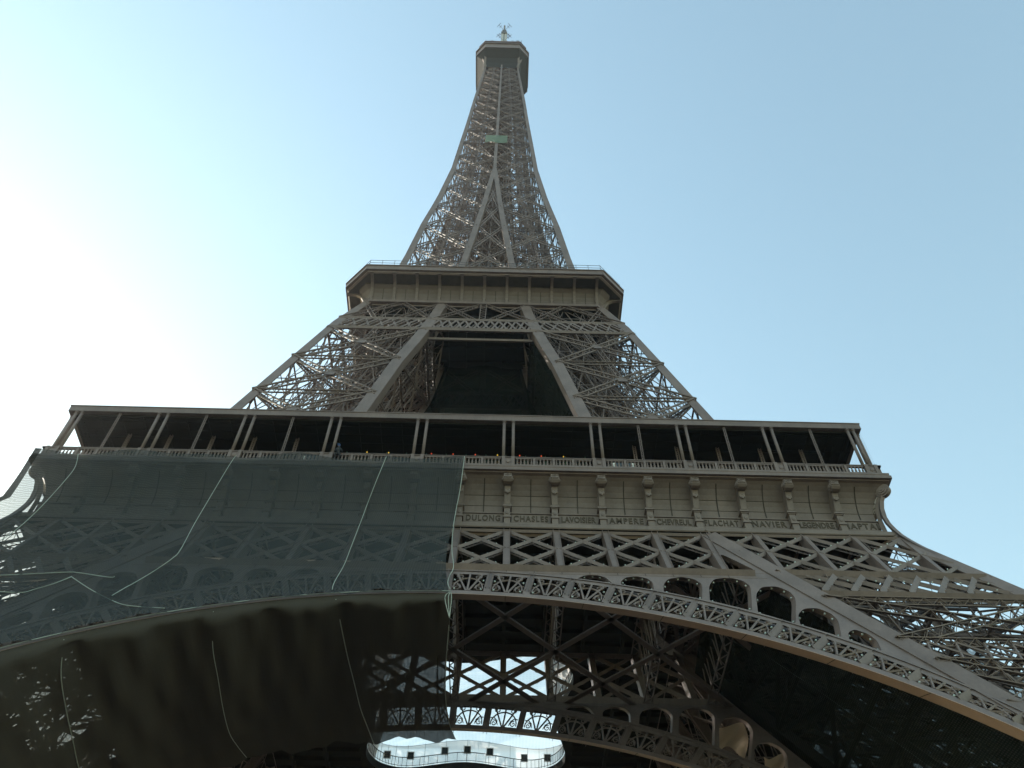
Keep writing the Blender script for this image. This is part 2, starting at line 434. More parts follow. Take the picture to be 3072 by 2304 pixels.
for x in (15.1, 18.9, 22.6, 26.4, 30.1, -15.1, -18.9, -22.6, -26.4, -30.1):
    if first: o = i0; first = False
    else: o = i0.copy(); COL.objects.link(o)
    o.location = (x, 0, 0)
side_bake(groof, (1, 2, 3), 'gallery_roof')
# wire guard on the open sides at the gallery corners
b = MB()
for s in (-1, 1):
    b = MB(); b.poly(((s*34.9, -34.7, 58.5), (s*34.9, -27, 58.5), (s*34.9, -27, 63.3), (s*34.9, -34.7, 63.3))); b.build('wire_guard', WEBN, groof)
# glazed restaurant wall in the central bays
b = MB(); b.box(-10.8, 10.8, -31.0, -27.5, 57.6, 63.36)
rest = b.build('glazed_pavilion', GLASSD, tower)
b = MB()
for i in range(13):
    x = -10.8+i*1.8; b.box(x-.05, x+.05, -31.12, -31.0, 57.6, 63.3)
b.box(-10.8, 10.8, -31.16, -31.01, 61.2, 61.32); b.build('mullion', mat('green_frame', (.03, .09, .07), .5), rest)
for k in (1, 2, 3):
    c = rest.copy(); COL.objects.link(c); c.rotation_euler = (0, 0, k*PI/2)
for j, x in enumerate((-8.9, -6.95, -3.1, -1.15, .85, 2.85, 4.85, 6.8, 8.8)):
    b = MB(); b.use(RED if 2 <= j < 8 and j != 5 else YEL); b.ball((x, -31.4, 62.9), .06, 1, 1, 1.4, 8, 6); b.use(WIRE); b.bar((x, -31.4, 62.98), (x, -31.4, 63.3), .02)
    b.build('pendant_lamp', None, tower)

# ================================================================== DECK with central void
VOID = [(-6.2, -10.9), (0, -9.6), (6.2, -10.9), (8.9, -10.5), (10.5, -8.9), (10.9, -6.2), (9.6, 0), (10.9, 6.2), (10.5, 8.9), (8.9, 10.5), (6.2, 10.9), (0, 9.6), (-6.2, 10.9), (-8.9, 10.5), (-10.5, 8.9), (-10.9, 6.2), (-9.6, 0), (-10.9, -6.2), (-10.5, -8.9), (-8.9, -10.5)]
def smooth_loop(P, n=6):
    # rounded void outline: quadratic through long sides, straight chamfers
    out = []
    m = len(P)
    for i in range(m):
        p0, p1, p2, p3 = [V(P[(i+j-1) % m]) for j in range(4)]
        for t in range(n):
            t /= n
            q = .5*((2*p1)+(-p0+p2)*t+(2*p0-5*p1+4*p2-p3)*t*t+(-p0+3*p1-3*p2+p3)*t*t*t); out.append((q.x, q.y))
    return out
VL = smooth_loop(VOID)
b = MB()
def sq(p, R):
    s = R/max(abs(p[0]), abs(p[1])); return (p[0]*s, p[1]*s)
n = len(VL)
for z, flip in ((57.5, 0), (56.6, 1)):
    rows = [[(p[0], p[1], z) for p in VL+VL[:1]], [(*sq(p, 34.4), z) for p in VL+VL[:1]]]
    b.strip(rows if flip else rows[::-1])
b.strip([[(p[0], p[1], 56.6) for p in VL+VL[:1]], [(p[0], p[1], 57.5) for p in VL+VL[:1]]])
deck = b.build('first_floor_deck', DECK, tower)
b = MB()
for i in range(-8, 9):
    t = i*K
    for (y0, y1) in ((-33.5, -11.5), (11.5, 33.5)) if abs(t) < 11.5 else ((-33.5, 33.5),):
        b.bar((t, y0, 56.2), (t, y1, 56.2), .3, .8)
for i in range(-16, 17):
    t = i*1.9
    for (y0, y1) in ((-33.5, -11.5), (11.5, 33.5)) if abs(t) < 11.5 else ((-33.5, 33.5),):
        b.bar((y0, t, 56.35), (y1, t, 56.35), .14, .5)
b.build('floor_beam_grid', DECK, deck)
# railing round the void
b = MB(); lp = [V((p[0]*.992, p[1]*.992, 58.65)) for p in VL]
for i in range(n):
    a, c = lp[i], lp[(i+1) % n]
    b.bar(a, c, .07, .06, (0, 0, 1), .02); b.bar(a-V((0, 0, 1.0)), c-V((0, 0, 1.0)), .04, .04)
tot = 0
for i in range(n):
    a, c = lp[i], lp[(i+1) % n]; L = (c-a).length; m = max(1, int(L/.13))
    for j in range(m):
        q = a+(c-a)*j/m; b.bar(q-V((0, 0, 1.1)), q, .02)
    b.bar(a-V((0, 0, 1.1)), a+V((0, 0, .02)), .06)
b.build('void_railing', WIRE, deck)
# white guard screen behind the railing with small window openings
scr = [(x*1.13, y*1.13) for x, y in VL]
b = MB(); top = 60.9
gl = []
winat = (-9.3, -6.6, -2.6, 0., 2.6, 6.6, 9.3)
for i in range(n):
    (x0, y0), (x1, y1) = scr[i], scr[(i+1) % n]
    b.poly(((x0, y0, 57.5), (x1, y1, 57.5), (x1, y1, top), (x0, y0, top)))
sc = b.build('guard_screen', SCREEN, deck)
b = MB()
for i in range(0, n):
    (x0, y0) = scr[i]; q = V((x0, y0, 0)); inn = q.normalized()*.05
    if i % 2 == 0: b.bar(V((x0, y0, 57.5))-inn, V((x0, y0, top+.15))-inn, .03)
    (x1, y1) = scr[(i+1) % n]; b.bar(V((x0, y0, top))-inn, V((x1, y1, top))-inn, .03)
b.build('screen_post', WIRE, deck)
def yscr(x):
    best = min(((abs(px-x), py) for px, py in scr if py > 6)); return best[1]
for x in winat:
    y = yscr(x)-.08; b = MB(); b.use(WHITE); b.box(x-.42, x+.42, y-.03, y+.01, 59.2, 60.2); b.use(GLASSD); b.box(x-.33, x+.33, y-.06, y-.03, 59.3, 60.1)
    b.build('screen_window', None, deck)

# ================================================================== FRONT TRUSS GIRDER (central lattice)
def xbox(b, p, q, W=.40, dep=.85, out=.03):
    """box girder: front flange plate, rear flange plate, zigzag webs between them"""
    p = V(p); q = V(q); p1 = p+NF*out; q1 = q+NF*out
    b.bar(p1, q1, W, .05, NF); p2 = p-NF*dep; q2 = q-NF*dep; b.bar(p2, q2, .09, .04, NF)
    t = (q-p); L = t.length; t.normalize(); sd = t.cross(NF).normalized(); c = max(2, int(L/.62))
    for s in (-1, 1):
        for i in range(c):
            A, B = (p1, p2) if i % 2 else (p2, p1)
            b.bar(A+t*L*i/c+sd*s*(W/2-.03), B+t*L*(i+1)/c+sd*s*(W/2-.06), .035, .02, sd)
ZT, ZB = 50.45, 43.93; ZM = (ZT+ZB)/2
def girder(off, full=True):
    b = MB()
    T = lambda x, z, o=0: F(x, z, off, o)
    xr = 19.2
    b.bar(T(-xr-.3, 50.55, .04), T(xr+.3, 50.55, .04), .24, .06, NF)
    b.bar(T(-xr-.3, 50.55, -.9), T(xr+.3, 50.55, -.9), .24, .06, NF)
    b.bar(T(-20.9, 43.55, .05), T(20.9, 43.55, .05), .85, .06, NF)
    b.bar(T(-21.6, 43.55, -.9), T(21.6, 43.55, -.9), .3, .06, NF)
    b.bar(T(-21.6, 43.95, -.42), T(21.6, 43.95, -.42), .05, .9, NF); b.bar(T(-21.6, 43.15, -.42), T(21.6, 43.15, -.42), .05, .9, NF)
    return b.build('truss_girder', IRON, tower)
def girder_panels(g, off):
    T = lambda x, z, o=0: F(x, z, off, o)
    for i in range(-5, 6):
        b = MB(); b.bar(T(i*K, ZT, .06), T(i*K, ZB, .06), .50, .05, NF); b.bar(T(i*K, ZT, -.85), T(i*K, ZB, -.85), .50, .05, NF)
        for s in (-1, 1):
            b.bar(T(i*K+s*.23, ZT, -.4), T(i*K+s*.23, ZB, -.4), .03, .85, NF)
        b.build('girder_post', IRON, g)
    for i in range(-5, 5):
        b = MB(); x0, x1 = i*K+.1, (i+1)*K-.1
        for (a, c, e, f) in ((x0, ZT, x1, ZM), (x0, ZM, x1, ZT), (x0, ZM, x1, ZB), (x0, ZB, x1, ZM)):
            xbox(b, F(a, c, off), F(e, f, off), .25, .8, .03 if a and c > f else .015)
        b.build('cross_panel', IRON, g)
g_front = girder(0); girder_panels(g_front, 0)
# leg end of the girder (lattice over the leg head) - one wing, mirrored
def xr_(z): return w(z)-14.42
def wing(sg):
    b = MB(); P = lambda x, z, o=0: F(sg*x, z, 0, o)
    b.bar(P(20.3, 50.72, .05), P(34.2, 50.72, .05), .24, .06, NF)
    b.bar(P(23.0, 44.2, .05), P(37.2, 44.2, .05), .42, .06, NF); b.bar(P(21.9, 44.2, -.9), P(37.2, 44.2, -.9), .2, .06, NF)
    b.bar(P(24.5, 41.05, .05), P(38.7, 41.05, .05), .5, .06, NF); b.bar(P(23.6, 41.05, -.9), P(38.7, 41.05, -.9), .2, .06, NF)
    wg = b.build('leg_head_girder', IRON, tower)
    zt, zb = 50.7, 44.45; zm = (zt+zb)/2
    for x in (23.0, 26.8, 30.6, 34.4):
        b = MB(); xt = x; xb = x+.1
        zt1 = zt if x < 33.9 else 50.3
        b.bar(P(xt, zt1, .07), P(xb, zb, .07), .42, .05, NF); b.bar(P(xt-.19, zt1, -.4), P(xb-.19, zb, -.4), .04, .8, NF); b.build('girder_post', IRON, wg)
    for i in range(5):
        b = MB(); x0 = 19.2+K*i; x1 = x0+K
        for (a, c, e, f) in ((x0, zt, x1, zm), (x0, zm, x1, zt), (x0, zm, x1, zb), (x0, zb, x1, zm)):
            # clip to the region between inner chord and outer corner
            p = V((a, 0, c)); q = V((e, 0, f)); N = 24; run = []
            for j in range(N+1):
                t = p+(q-p)*j/N
                if t.x > xr_(t.z)-.1 and t.x < w(t.z)-.5: run.append(t)
            if len(run) > 3: xbox(b, P(run[0].x, run[0].z), P(run[-1].x, run[-1].z), .27, .8, .03 if c > f else .015)
        if b.v: b.build('cross_panel', IRON, wg)
    b = MB(); zt, zb = 43.85, 41.4
    for i in range(7):
        x = 24.78+1.93*i; xt = x+1.7
        if xt > w(zt)-.2: continue
        b.bar(P(x, zb, .08), P(xt, zt, .08), .42, .05, NF)
    for i in range(8):
        x = 22.6+1.93*i
        for dx in (0, .62):
            p = V((x+dx, 0, zt)); q = V((x+dx+3.6, 0, zb)); run = []
            for j in range(25):
                t = p+(q-p)*j/24
                if t.x > xr_(t.z) and t.x < w(t.z)-.4: run.append(t)
            if len(run) > 3: b.bar(P(run[0].x, run[0].z, -.1), P(run[-1].x, run[-1].z, -.1), .16, .05, NF)
    b.build('slanted_lattice', IRON, wg)
    # curved corner gusset rising from the leg into the frieze corner
    b = MB(); prof = [(34.6, 55.5), (34.32, 54.9), (34.16, 54.2), (34.1, 53.3), (34.15, 52.6), (34.3, 51.8), (34.5, 51.0), (34.8, 50.15), (35.18, 49.2), (35.75, 47.9), (36.2, 46.9)]
    inn = [(a-.32, z) for a, z in prof[:6]]+[(34.0, 51.0), (34.1, 50.15), (34.3, 49.2), (34.8, 47.9), (35.2, 46.9)]
    b.strip([[(sg*a, -a-.06, z) for a, z in prof], [(sg*c, -(.5*c+.5*a)-.06, z) for (c, z), (a, _) in zip(inn, prof)]])
    b.strip([[(sg*(a+.06), -a, z) for a, z in prof], [(sg*(.5*c+.5*a+.06), -c, z) for (c, z), (a, _) in zip(inn, prof)]])
    b.strip([[(sg*(a+.06), -a-.06, z) for a, z in prof], [(sg*(a-.3), -a-.1, z) for a, z in prof]])
    b.build('corner_gusset', IRON, wg)
    return wg
wr = wing(1); wl = wing(-1)
# ================================================================== ARCHES
CI, RI, CE, RE, CM = 8.12, 36.21, 12.75, 35.4, 10.5
PHI = 2.66/35.9
def rad_(th, c, R): 
    dd = c-CM; return math.cos(th)*dd+math.sqrt(R*R-dd*dd*math.sin(th)**2)
def AP(th, r, off, out=0.):          # polar point in the arch plane
    x = r*math.sin(th); s = CM+r*math.cos(th); z = s/SL
    return F(x, z, off, out)
def spiral(cx, cy, r0, turns, dirn, start, n=14):
    out = []
    for i in range(n+1):
        t = i/n; a = start+dirn*turns*2*PI*t; rr = r0*(1-.78*t); out.append((cx+rr*math.cos(a), cy+rr*math.sin(a)))
    return out
def fan(b, i, off, th0=None):
    """pierced fan between two posts: u across (0-1), v up (0-1)"""
    def pt(u, v, out=0):
        th = (i+u)*PHI; r0 = rad_(th, CI, RI)+.50; r1 = rad_(th, CE, RE)-.62; return AP(th, r0+(r1-r0)*v, off, out)
    def rib(P, a=.09, dep=.14, o=.02): b.ribbon([pt(u, v, o) for u, v in P], a, dep, NF)
    m = .11; S = lambda u: m+(1-2*m)*u
    rib([(.5, 0), (.5, 1)], .12); rib([(.47, 0), (S(.12), .95)], .11); rib([(.53, 0), (S(.88), .95)], .11)
    arc = [(S(.5+.48*math.cos(PI*t/16)), .12+.62*math.sin(PI*t/16)) for t in range(17)]
    rib(arc, .085)
    for sgn in (-1, 1):
        rib([(S(.5+sgn*.28+x*.9), .84+y) for x, y in spiral(0, 0, .15, 1.3, -sgn, PI/2+sgn*.2)], .05)
        rib([(S(.5+sgn*.46), .95), (S(.5+sgn*.36), .97), (S(.5+sgn*.28), .97)], .05)
        rib([(S(.5+sgn*.5), .42), (S(.5+sgn*.38), .44), (S(.5+sgn*.26), .30), (S(.5+sgn*.22), .12)], .065)
        rib([(S(.5+sgn*.36+x*.8), .17+y*1.1) for x, y in spiral(0, 0, .14, 1.2, sgn, PI/2-sgn*.3)], .05)
def arch(off, NP=15, separate=True):
    b = MB(); N = NP*3
    def band(c, R, d0, d1, o0, o1):
        rows = []
        for j in range(-N, N+1):
            th = j*PHI/3; r = rad_(th, c, R)
            rows.append([AP(th, r+d0, off, o0), AP(th, r+d1, off, o0), AP(th, r+d1, off, o1), AP(th, r+d0, off, o1), AP(th, r+d0, off, o0)])
        b.strip(rows)
    b.use(IRON)
    band(CI, RI, 0.0, .50, .10, .0); band(CI, RI, 0.06, .5, -1.2, -1.3)
    band(CE, RE, -.62, -.12, .06, 0.0); band(CE, RE, -.12, .03, .16, 0); band(CE, RE, -.6, 0, -1.2, -1.3)
    b.use(SOFFIT_LIT); band(CI, RI, -.04, .02, .12, -1.35)
    b.use(IRON)
    b.use(SEAM)
    for i in range(-NP, NP+1, 2):
        th = (i+.5)*PHI; r = rad_(th, CI, RI)-.05; b.bar(AP(th, r, off, .1), AP(th, r, off, -1.33), .035, .03, (0, 0, 1))
    A = b.build('arch', None, tower)
    for i in range(-NP, NP+1):
        th = i*PHI; r0 = rad_(th, CI, RI)+.4; r1 = rad_(th, CE, RE)-.5
        if separate:
            p = MB(); p.bar(AP(th, r0, off, .05), AP(th, r1, off, .05), .46, .05, NF); p.bar(AP(th, r0, off, -1.2), AP(th, r1, off, -1.2), .46, .05, NF)
            for s in (-1, 1):
                t = (AP(th, r1, off)-AP(th, r0, off)).normalized().cross(NF)*s*.2; p.bar(AP(th, r0, off, -.6)+t, AP(th, r1, off, -.6)+t, .03, 1.1, NF)
            p.build('arch_post', IRON, A)
    for i in range(-NP, NP):
        p = MB(); fan(p, i, off); p.build('fan_panel', IRON, A)
    return A
a_out = arch(0); a_in = arch(15.0, 13)
# ================================================================== SPANDRELS with rounded openings
HOLES = [[(8.6, 42.55), (9.1, 43.05), (9.85, 43.2), (10.5, 42.85), (10.85, 42.0)],
         [(11.45, 41.78), (11.5, 42.3), (11.85, 42.85), (12.65, 43.12), (13.35, 42.8), (13.62, 42.2), (13.5, 41.12)],
         [(14.1, 40.92), (14.3, 42.0), (14.75, 42.8), (15.75, 43.17), (16.55, 42.85), (16.9, 42.1), (16.4, 39.95)],
         [(16.85, 39.8), (17.3, 41.9), (17.9, 42.95), (19.0, 43.22), (19.8, 42.8), (20.12, 42.0), (19.2, 38.55)],
         [(19.5, 38.35), (20.1, 40.8), (20.8, 41.9), (21.87, 42.05), (22.5, 41.3), (22.55, 40.3), (21.4, 37.05)],
         [(21.65, 36.95), (21.95, 38.2), (22.6, 39.0), (23.5, 39.1), (24.1, 38.4), (24.2, 37.6), (23.6, 35.55)],
         [(23.95, 35.3), (24.2, 36.1), (24.75, 36.5), (25.35, 36.0), (25.55, 35.2), (25.3, 34.1)],
         [(19.3, 46.9), (19.55, 47.0), (21.1, 44.55), (21.0, 44.3), (19.4, 44.3), (19.25, 44.5)]]
def bez_round(P):
    out = []; m = len(P)
    for i in range(m):
        a, c, e = V(P[i-1]), V(P[i]), V(P[(i+1) % m]); k = .28
        low = i in (0, m-1); kk = .06 if low else k
        for t in (0, .33, .67, 1):
            q0 = c+(a-c)*kk; q1 = c+(e-c)*kk; out.append(((q0*(1-t)**2+c*2*t*(1-t)+q1*t*t)))
    return [(p.x, p.y) for p in out]
def spandrel(sg, off):
    out = [(0.0, 43.98), (18.95, 43.98), (18.95, 50.4)]
    for z in (50.4, 44, 40, 36, 32): out.append((w(z)-15.55, z))
    xs = [27.8-i*.8 for i in range(35)]
    for x in xs:
        if x < 0: break
        out.append((x, (CE+math.sqrt(RE*RE-x*x))/SL-.02))
    cu = bpy.data.curves.new('sp', 'CURVE'); cu.dimensions = '2D'; cu.fill_mode = 'BOTH'; cu.extrude = .03
    for P in [out]+[bez_round(h) for h in HOLES]:
        s = cu.splines.new('POLY'); s.points.add(len(P)-1); s.use_cyclic_u = True
        for q, (x, y) in zip(s.points, P): q.co = (x, y, 0, 1)
    to = bpy.data.objects.new('sp', cu); COL.objects.link(to); bpy.context.view_layer.update()
    me = bpy.data.meshes.new_from_object(to.evaluated_get(bpy.context.evaluated_depsgraph_get()))
    b = MB(); b.addmesh(me, lambda c: F(sg*c.x, c.y, off, c.z+.0))
    for h in HOLES:                       # deep rim of every opening, rear plate edge
        P = bez_round(h); P = P+P[:1]
        b.strip([[F(sg*x, z, off, .02) for x, z in P], [F(sg*x, z, off, -.9) for x, z in P]])
    COL.objects.unlink(to); bpy.data.objects.remove(to); bpy.data.meshes.remove(me)
    return b.build('spandrel_plate', IRON, tower)
for sg in (-1, 1):
    for off in (0, 15.0): spandrel(sg, off)
b = MB()
for i in range(-10, 11): b.bar(F(i*1.9, 43.97, 0, .085), F(i*1.9, 43.13, 0, .085), .03, .01, NF)
b.build('plate_joints', SEAM, tower)
# inner girder (plane of the inner leg faces)
g_in = girder(15.0); girder_panels(g_in, 15.0)
side_bake(g_front, (1, 2, 3), 'truss_girder'); side_bake(g_in, (1, 2, 3), 'truss_girder')
side_bake(wr, (1, 2, 3), 'leg_head_girder'); side_bake(wl, (1, 2, 3), 'leg_head_girder')
side_bake(a_out, (1, 2, 3), 'arch'); side_bake(a_in, (1, 2, 3), 'arch')
# wind bracing between the outer and the inner girder, cross girders
b = MB()
YA, YB = -36.9, -22.7; zz = 43.4
for k in range(-3, 4):
    for s in (-1, 1):
        x0 = k*7.6; x1 = x0+s*(YB-YA)
        p = V((x0, YA, zz)); q = V((x1, YB, zz))
        if abs(q.x) > 23.5:
            t = (math.copysign(23.5, q.x)-p.x)/(q.x-p.x); q = p+(q-p)*t
        b.bar(p, q, .42, .12, (0, 0, 1)); 
wb = b.build('wind_bracing', IRON, tower)
side_bake(wb, (1, 2, 3), 'wind_bracing')
b = MB(); b.laced((0, -37, 43.6), (0, -22.8, 43.6), .62, .1, (0, 0, 1), .09, .7, .07)
b.laced((0, -34, 50.4), (0, -19.5, 50.4), .62, .1, (0, 0, 1), .09, .7, .07)
for j in range(8):
    y = -36.6+j*1.75; b.bar((0, y, 43.6), (0, y+2.2, 50.3), .08, .08, (1, 0, 0)); b.bar((0, y+2.2, 50.3), (0, y+1.75, 43.6), .08, .08, (1, 0, 0))
cg = b.build('cross_girder', IRON, tower); first = True
for k in range(4):
    for x in (-20.2, -15.2, -7.6, 0, 7.6, 15.2, 20.2):
        if first: o = cg; first = False
        else: o = cg.copy(); COL.objects.link(o)
        a = k*PI/2; o.rotation_euler = (0, 0, a); o.location = (math.cos(a)*x, math.sin(a)*x, 0)

# ================================================================== LEGS
def leg_pt(ci, z):
    a = w(z); c = wi(z) if z > 52 else w(z)-15.0
    return V(((a, -a, z), (c, -a, z), (c, -c, z), (a, -c, z))[ci])
LOWZ = [0, 8.5, 17, 25.5, 33.0, 35.2, 40.3, 44, 50.9, 57.6]
MIDZ = [57.6, 60.8, 70.9, 80.8, 90.5, 100.6, 104.4, 112]
nF = [V((0, -1, .0)), V((1, 0, 0)), V((-1, 0, 0)), V((0, 1, 0))]
FACES = [(0, 1, V((0, -1, -.3)), 'front'), (0, 3, V((1, 0, -.3)), 'side'), (1, 2, V((-1, 0, .3)), 'inner'), (3, 2, V((0, 1, .3)), 'back')]
def make_leg():
    b = MB()
    # heavy chord columns
    for ci in range(4):
        for za, zb_ in ((0, 50.6), (50.6, 57.6)):
            if ci != 2 and za > 50: continue
            p, q = leg_pt(ci, za), leg_pt(ci, zb_)
            if ci == 0:
                for (dx, dy, n, wd) in ((-.5, .0, V((0, -1, 0)), 1.0), (0, .5, V((1, 0, 0)), 1.0)):
                    o = V((dx, dy, 0)); b.bar(p+o, q+o, wd, .12, n)
            elif ci in (1, 3):
                # broad chord plate with raised fillets
                if ci == 1: o = V((-.05, -.04, 0)); n = V((0, -1, 0)); e = V((.62, -.07, 0)); e2 = V((-.68, -.07, 0)); dn = V((.0, .6, 0))
                else: o = V((.04, .05, 0)); n = V((1, 0, 0)); e = V((.07, -.62, 0)); e2 = V((.07, .68, 0)); dn = V((-.6, .0, 0))
                b.bar(p+o, q+o, 1.25, .10, n); b.bar(p+e, q+e, .12, .12, n); b.bar(p+e2, q+e2, .10, .12, n)
                b.bar(p+e*.35, q+e*.35, .06, .16, n); b.bar(p+dn, q+dn, .1, 1.2, n)
            else:
                b.bar(p, q, 1.0, 1.0, V((1, 0, 0)))
    L = b.build('leg', IRON, tower)
    for (i, j, n, nm) in FACES:
        for a, c in zip(LOWZ[:-1], LOWZ[1:]):
            if nm in ('front', 'side') and c > 40.5: continue
            b = MB(); A, B, C, D = leg_pt(i, a), leg_pt(j, a), leg_pt(j, c), leg_pt(i, c)
            b.laced(D, C, .5, .25, n, .06, .5, .04, 2)
            if c-a > 3:
                b.laced(A, C, .60, .3, n, .06, .62, .04, 2); b.laced(B, D, .60, .3, n+V((.01, .01, 0)), .06, .62, .04, 2)
            if c-a > 6:
                mA = (A+B)/2; mD = (C+D)/2; b.laced(mA, mD, .4, .3, n, .07, .5, .05); 
                b.laced((A+D)/2, mA, .3, .2, n, .06, .4, .04); b.laced((B+C)/2, mA, .3, .2, n, .06, .4, .04)
                b.laced((A+D)/2, mD, .3, .2, n, .06, .4, .04); b.laced((B+C)/2, mD, .3, .2, n, .06, .4, .04)
            if 2 < c-a < 3:
                m = 9
                for k in range(m):
                    p0 = A.lerp(B, k/m); p1 = D.lerp(C, (k+1)/m); b.bar(p0, p1, .12, .1, n); b.bar(D.lerp(C, k/m), A.lerp(B, (k+1)/m), .12, .1, n)
            b.build('leg_lattice', IRON, L)
    b = MB()
    for a, c in zip(LOWZ[2:-2], LOWZ[3:-1]):
        for f in (.22, .5, .78):
            Q = lambda t, z, f=f: (lambda lo, hi: V((lo+(hi-lo)*t, -(hi-(hi-lo)*f), z)))(w(z)-15.0, w(z))
            Q2 = lambda t, z, f=f: (lambda lo, hi: V((hi-(hi-lo)*f, -(lo+(hi-lo)*t), z)))(w(z)-15.0, w(z))
            for q in (Q, Q2):
                for i in range(5):
                    b.bar(q(i/5, a), q(i/5, c), .16); b.bar(q(i/5, a), q((i+1)/5, c), .10); b.bar(q((i+1)/5, a), q(i/5, c), .10); b.bar(q(i/5, c), q((i+1)/5, c), .18)
    b.build('inner_framework', IRON, L)
    # interior diaphragms, lift track
    b = MB()
    for z in LOWZ[1:]:
        P = [leg_pt(c, z) for c in range(4)]
        b.laced(P[0], P[2], .4, .3, V((0, 0, 1)), .08, .5, .05); b.laced(P[1], P[3], .4, .3, V((0, 0, 1.0)), .08, .5, .05)
    for s in (-.9, .9):
        for dd in (6.5, 8.5):
            p = V((w(0)-7.5+s-.0, -(w(0)-dd), 0)); q = V((w(57.6)-7.3+s, -(w(57.6)-dd), 57.6)); b.bar(p, q, .35, .5, V((0, 0, 1)))
    for k in range(40):
        z = 57.6*k/40; x = w(z)-7.5; b.bar((x-1, -(w(z)-6.5), z), (x+1, -(w(z)-6.5), z), .12); b.bar((x-1, -(w(z)-8.5), z), (x+1, -(w(z)-6.5), z+.6), .1)
    b.build('lift_track', IRON, L)
    return L
leg = make_leg(); deep_copy(leg, -1)
turn_copies(leg, (1, 2), tower, 'leg')

def make_upper_leg():
    L = empty('upper_leg', (0, 0, 0)); L.parent = tower
    for ci in range(4):
        b = MB()
        zs = [57.6, 66, 76, 83, 90, 96, 102.5, 107, 112]
        for za, zb_ in zip(zs[:-1], zs[1:]):
            p, q = leg_pt(ci, za), leg_pt(ci, zb_); t = (q-p).normalized(); 
            if ci == 0:
                b.bar(p+V((-.5, 0, 0)), q+V((-.5, 0, 0)), 1.05, .12, V((0, -1, 0)), .01); b.bar(p+V((0, .5, 0)), q+V((0, .5, 0)), 1.05, .12, V((1, 0, 0)), .01)
            elif ci == 1:
                b.bar(p+V((.0, -.02, 0)), q+V((.0, -.02, 0)), 1.35, .14, V((0, -1, 0)), .01); b.bar(p+V((-.66, .55, 0)), q+V((-.66, .55, 0)), 1.1, .12, V((-1, 0, 0)), .01)
            elif ci == 3:
                b.bar(p+V((.02, .0, 0)), q+V((.02, .0, 0)), 1.35, .14, V((1, 0, 0)), .01); b.bar(p+V((-.55, .66, 0)), q+V((-.55, .66, 0)), 1.1, .12, V((0, 1, 0)), .01)
            else: b.bar(p, q, 1.0, 1.0, V((1, 0, 0)), .01)
        b.build('leg_chord', IRON, L)
    for (i, j, n, nm) in FACES:
        for a, c in zip(MIDZ[:-1], MIDZ[1:]):
            b = MB(); A, B, C, D = leg_pt(i, a), leg_pt(j, a), leg_pt(j, c), leg_pt(i, c)
            if a == 104.4:      # W-shaped head panel under the second floor
                m1 = (A+B)/2; m2 = (C+D)/2
                for (p, q) in ((D, A.lerp(B, .38)), (C, A.lerp(B, .62)), (A, m2), (B, m2)): b.laced(p, q, .5, .2, n, .08, .5, .05, 1)
                for e in (A, B): pass
            elif a == 100.6:    # dense lattice band
                b.bar(A, B, .42, .3, n); b.bar(D, C, .42, .3, n); m = 7
                for k in range(m):
                    b.bar(A.lerp(B, k/m), D.lerp(C, (k+1)/m), .26, .12, n); b.bar(D.lerp(C, k/m), A.lerp(B, (k+1)/m), .26, .12, n)
                    b.bar(A.lerp(B, (k+.5)/m), D.lerp(C, min(1, (k+1.5)/m)), .13, .3, n)
            else:
                b.laced(A, B, .45, .2, n, .10, .5, .07, 1)
                if c-a > 4:
                    b.laced(A, C, .62, .18, n, .15, .6, .10, 1); b.laced(B, D, .62, .18, n+V((.02, .02, 0)), .15, .6, .10, 1)
                    X = (A+B+C+D)/4; u = (B-A).normalized(); v = (D-A+C-B).normalized()
                    b.hexa([X-u*.55-v*.5+n*.12, X+u*.55-v*.5+n*.12, X+u*.55+v*.5+n*.12, X-u*.55+v*.5+n*.12], [X-u*.55-v*.5+n*.2, X+u*.55-v*.5+n*.2, X+u*.55+v*.5+n*.2, X-u*.55+v*.5+n*.2])
                    b.laced(A.lerp(B, .5), D.lerp(C, .5) if False else X, .5, .12, n, .08, .5, .05)
                    b.laced(X, D.lerp(C, .5), .5, .12, n, .08, .5, .05)
            b.build('leg_brace_panel', IRON, L)
    b = MB()
    for z in MIDZ[1:]:
        P = [leg_pt(c, z) for c in range(4)]
        for (p, q) in ((P[0], P[2]), (P[1], P[3])): b.laced(p, q, .4, .3, V((0, 0, 1)), .08, .5, .05)
    for a, c in zip(MIDZ[:-1], MIDZ[1:]):
        for f in (.06, .3, .6, .9):
            Q = lambda t, z, f=f: (lambda lo, hi: V((lo+(hi-lo)*t, -(hi-(hi-lo)*f), z)))(wi(z), w(z))
            Q2 = lambda t, z, f=f: (lambda lo, hi: V((hi-(hi-lo)*f, -(lo+(hi-lo)*t), z)))(wi(z), w(z))
            for q in (Q, Q2):
                for i in range(4):
                    b.bar(q(i/4, a), q(i/4, c), .12); b.bar(q(i/4, a), q((i+1)/4, c), .09); b.bar(q((i+1)/4, a), q(i/4, c), .09); b.bar(q(i/4, (a+c)/2), q((i+1)/4, (a+c)/2), .09); b.bar(q((i+.5)/4, a), q((i+.5)/4, c), .06)
    c0 = lambda z: V(((w(z)+wi(z))/2, -(w(z)+wi(z))/2, z))
    for s in ((1, 1), (1, -1), (-1, 1), (-1, -1)):
        b.bar(c0(57.6)+V((s[0]*1.5, s[1]*1.5, 0)), c0(112)+V((s[0]*1.3, s[1]*1.3, 0)), .3, .3)
    for k in range(44):
        z = 57.6+54.4*k/44; c = c0(z); 
        for s in (-1, 1):
            b.bar(c+V((-1.5, s*1.5, 0)), c+V((1.5, s*1.5, 1.2)), .09); b.bar(c+V((s*1.5, -1.5, 0)), c+V((s*1.5, 1.5, 1.2)), .09)
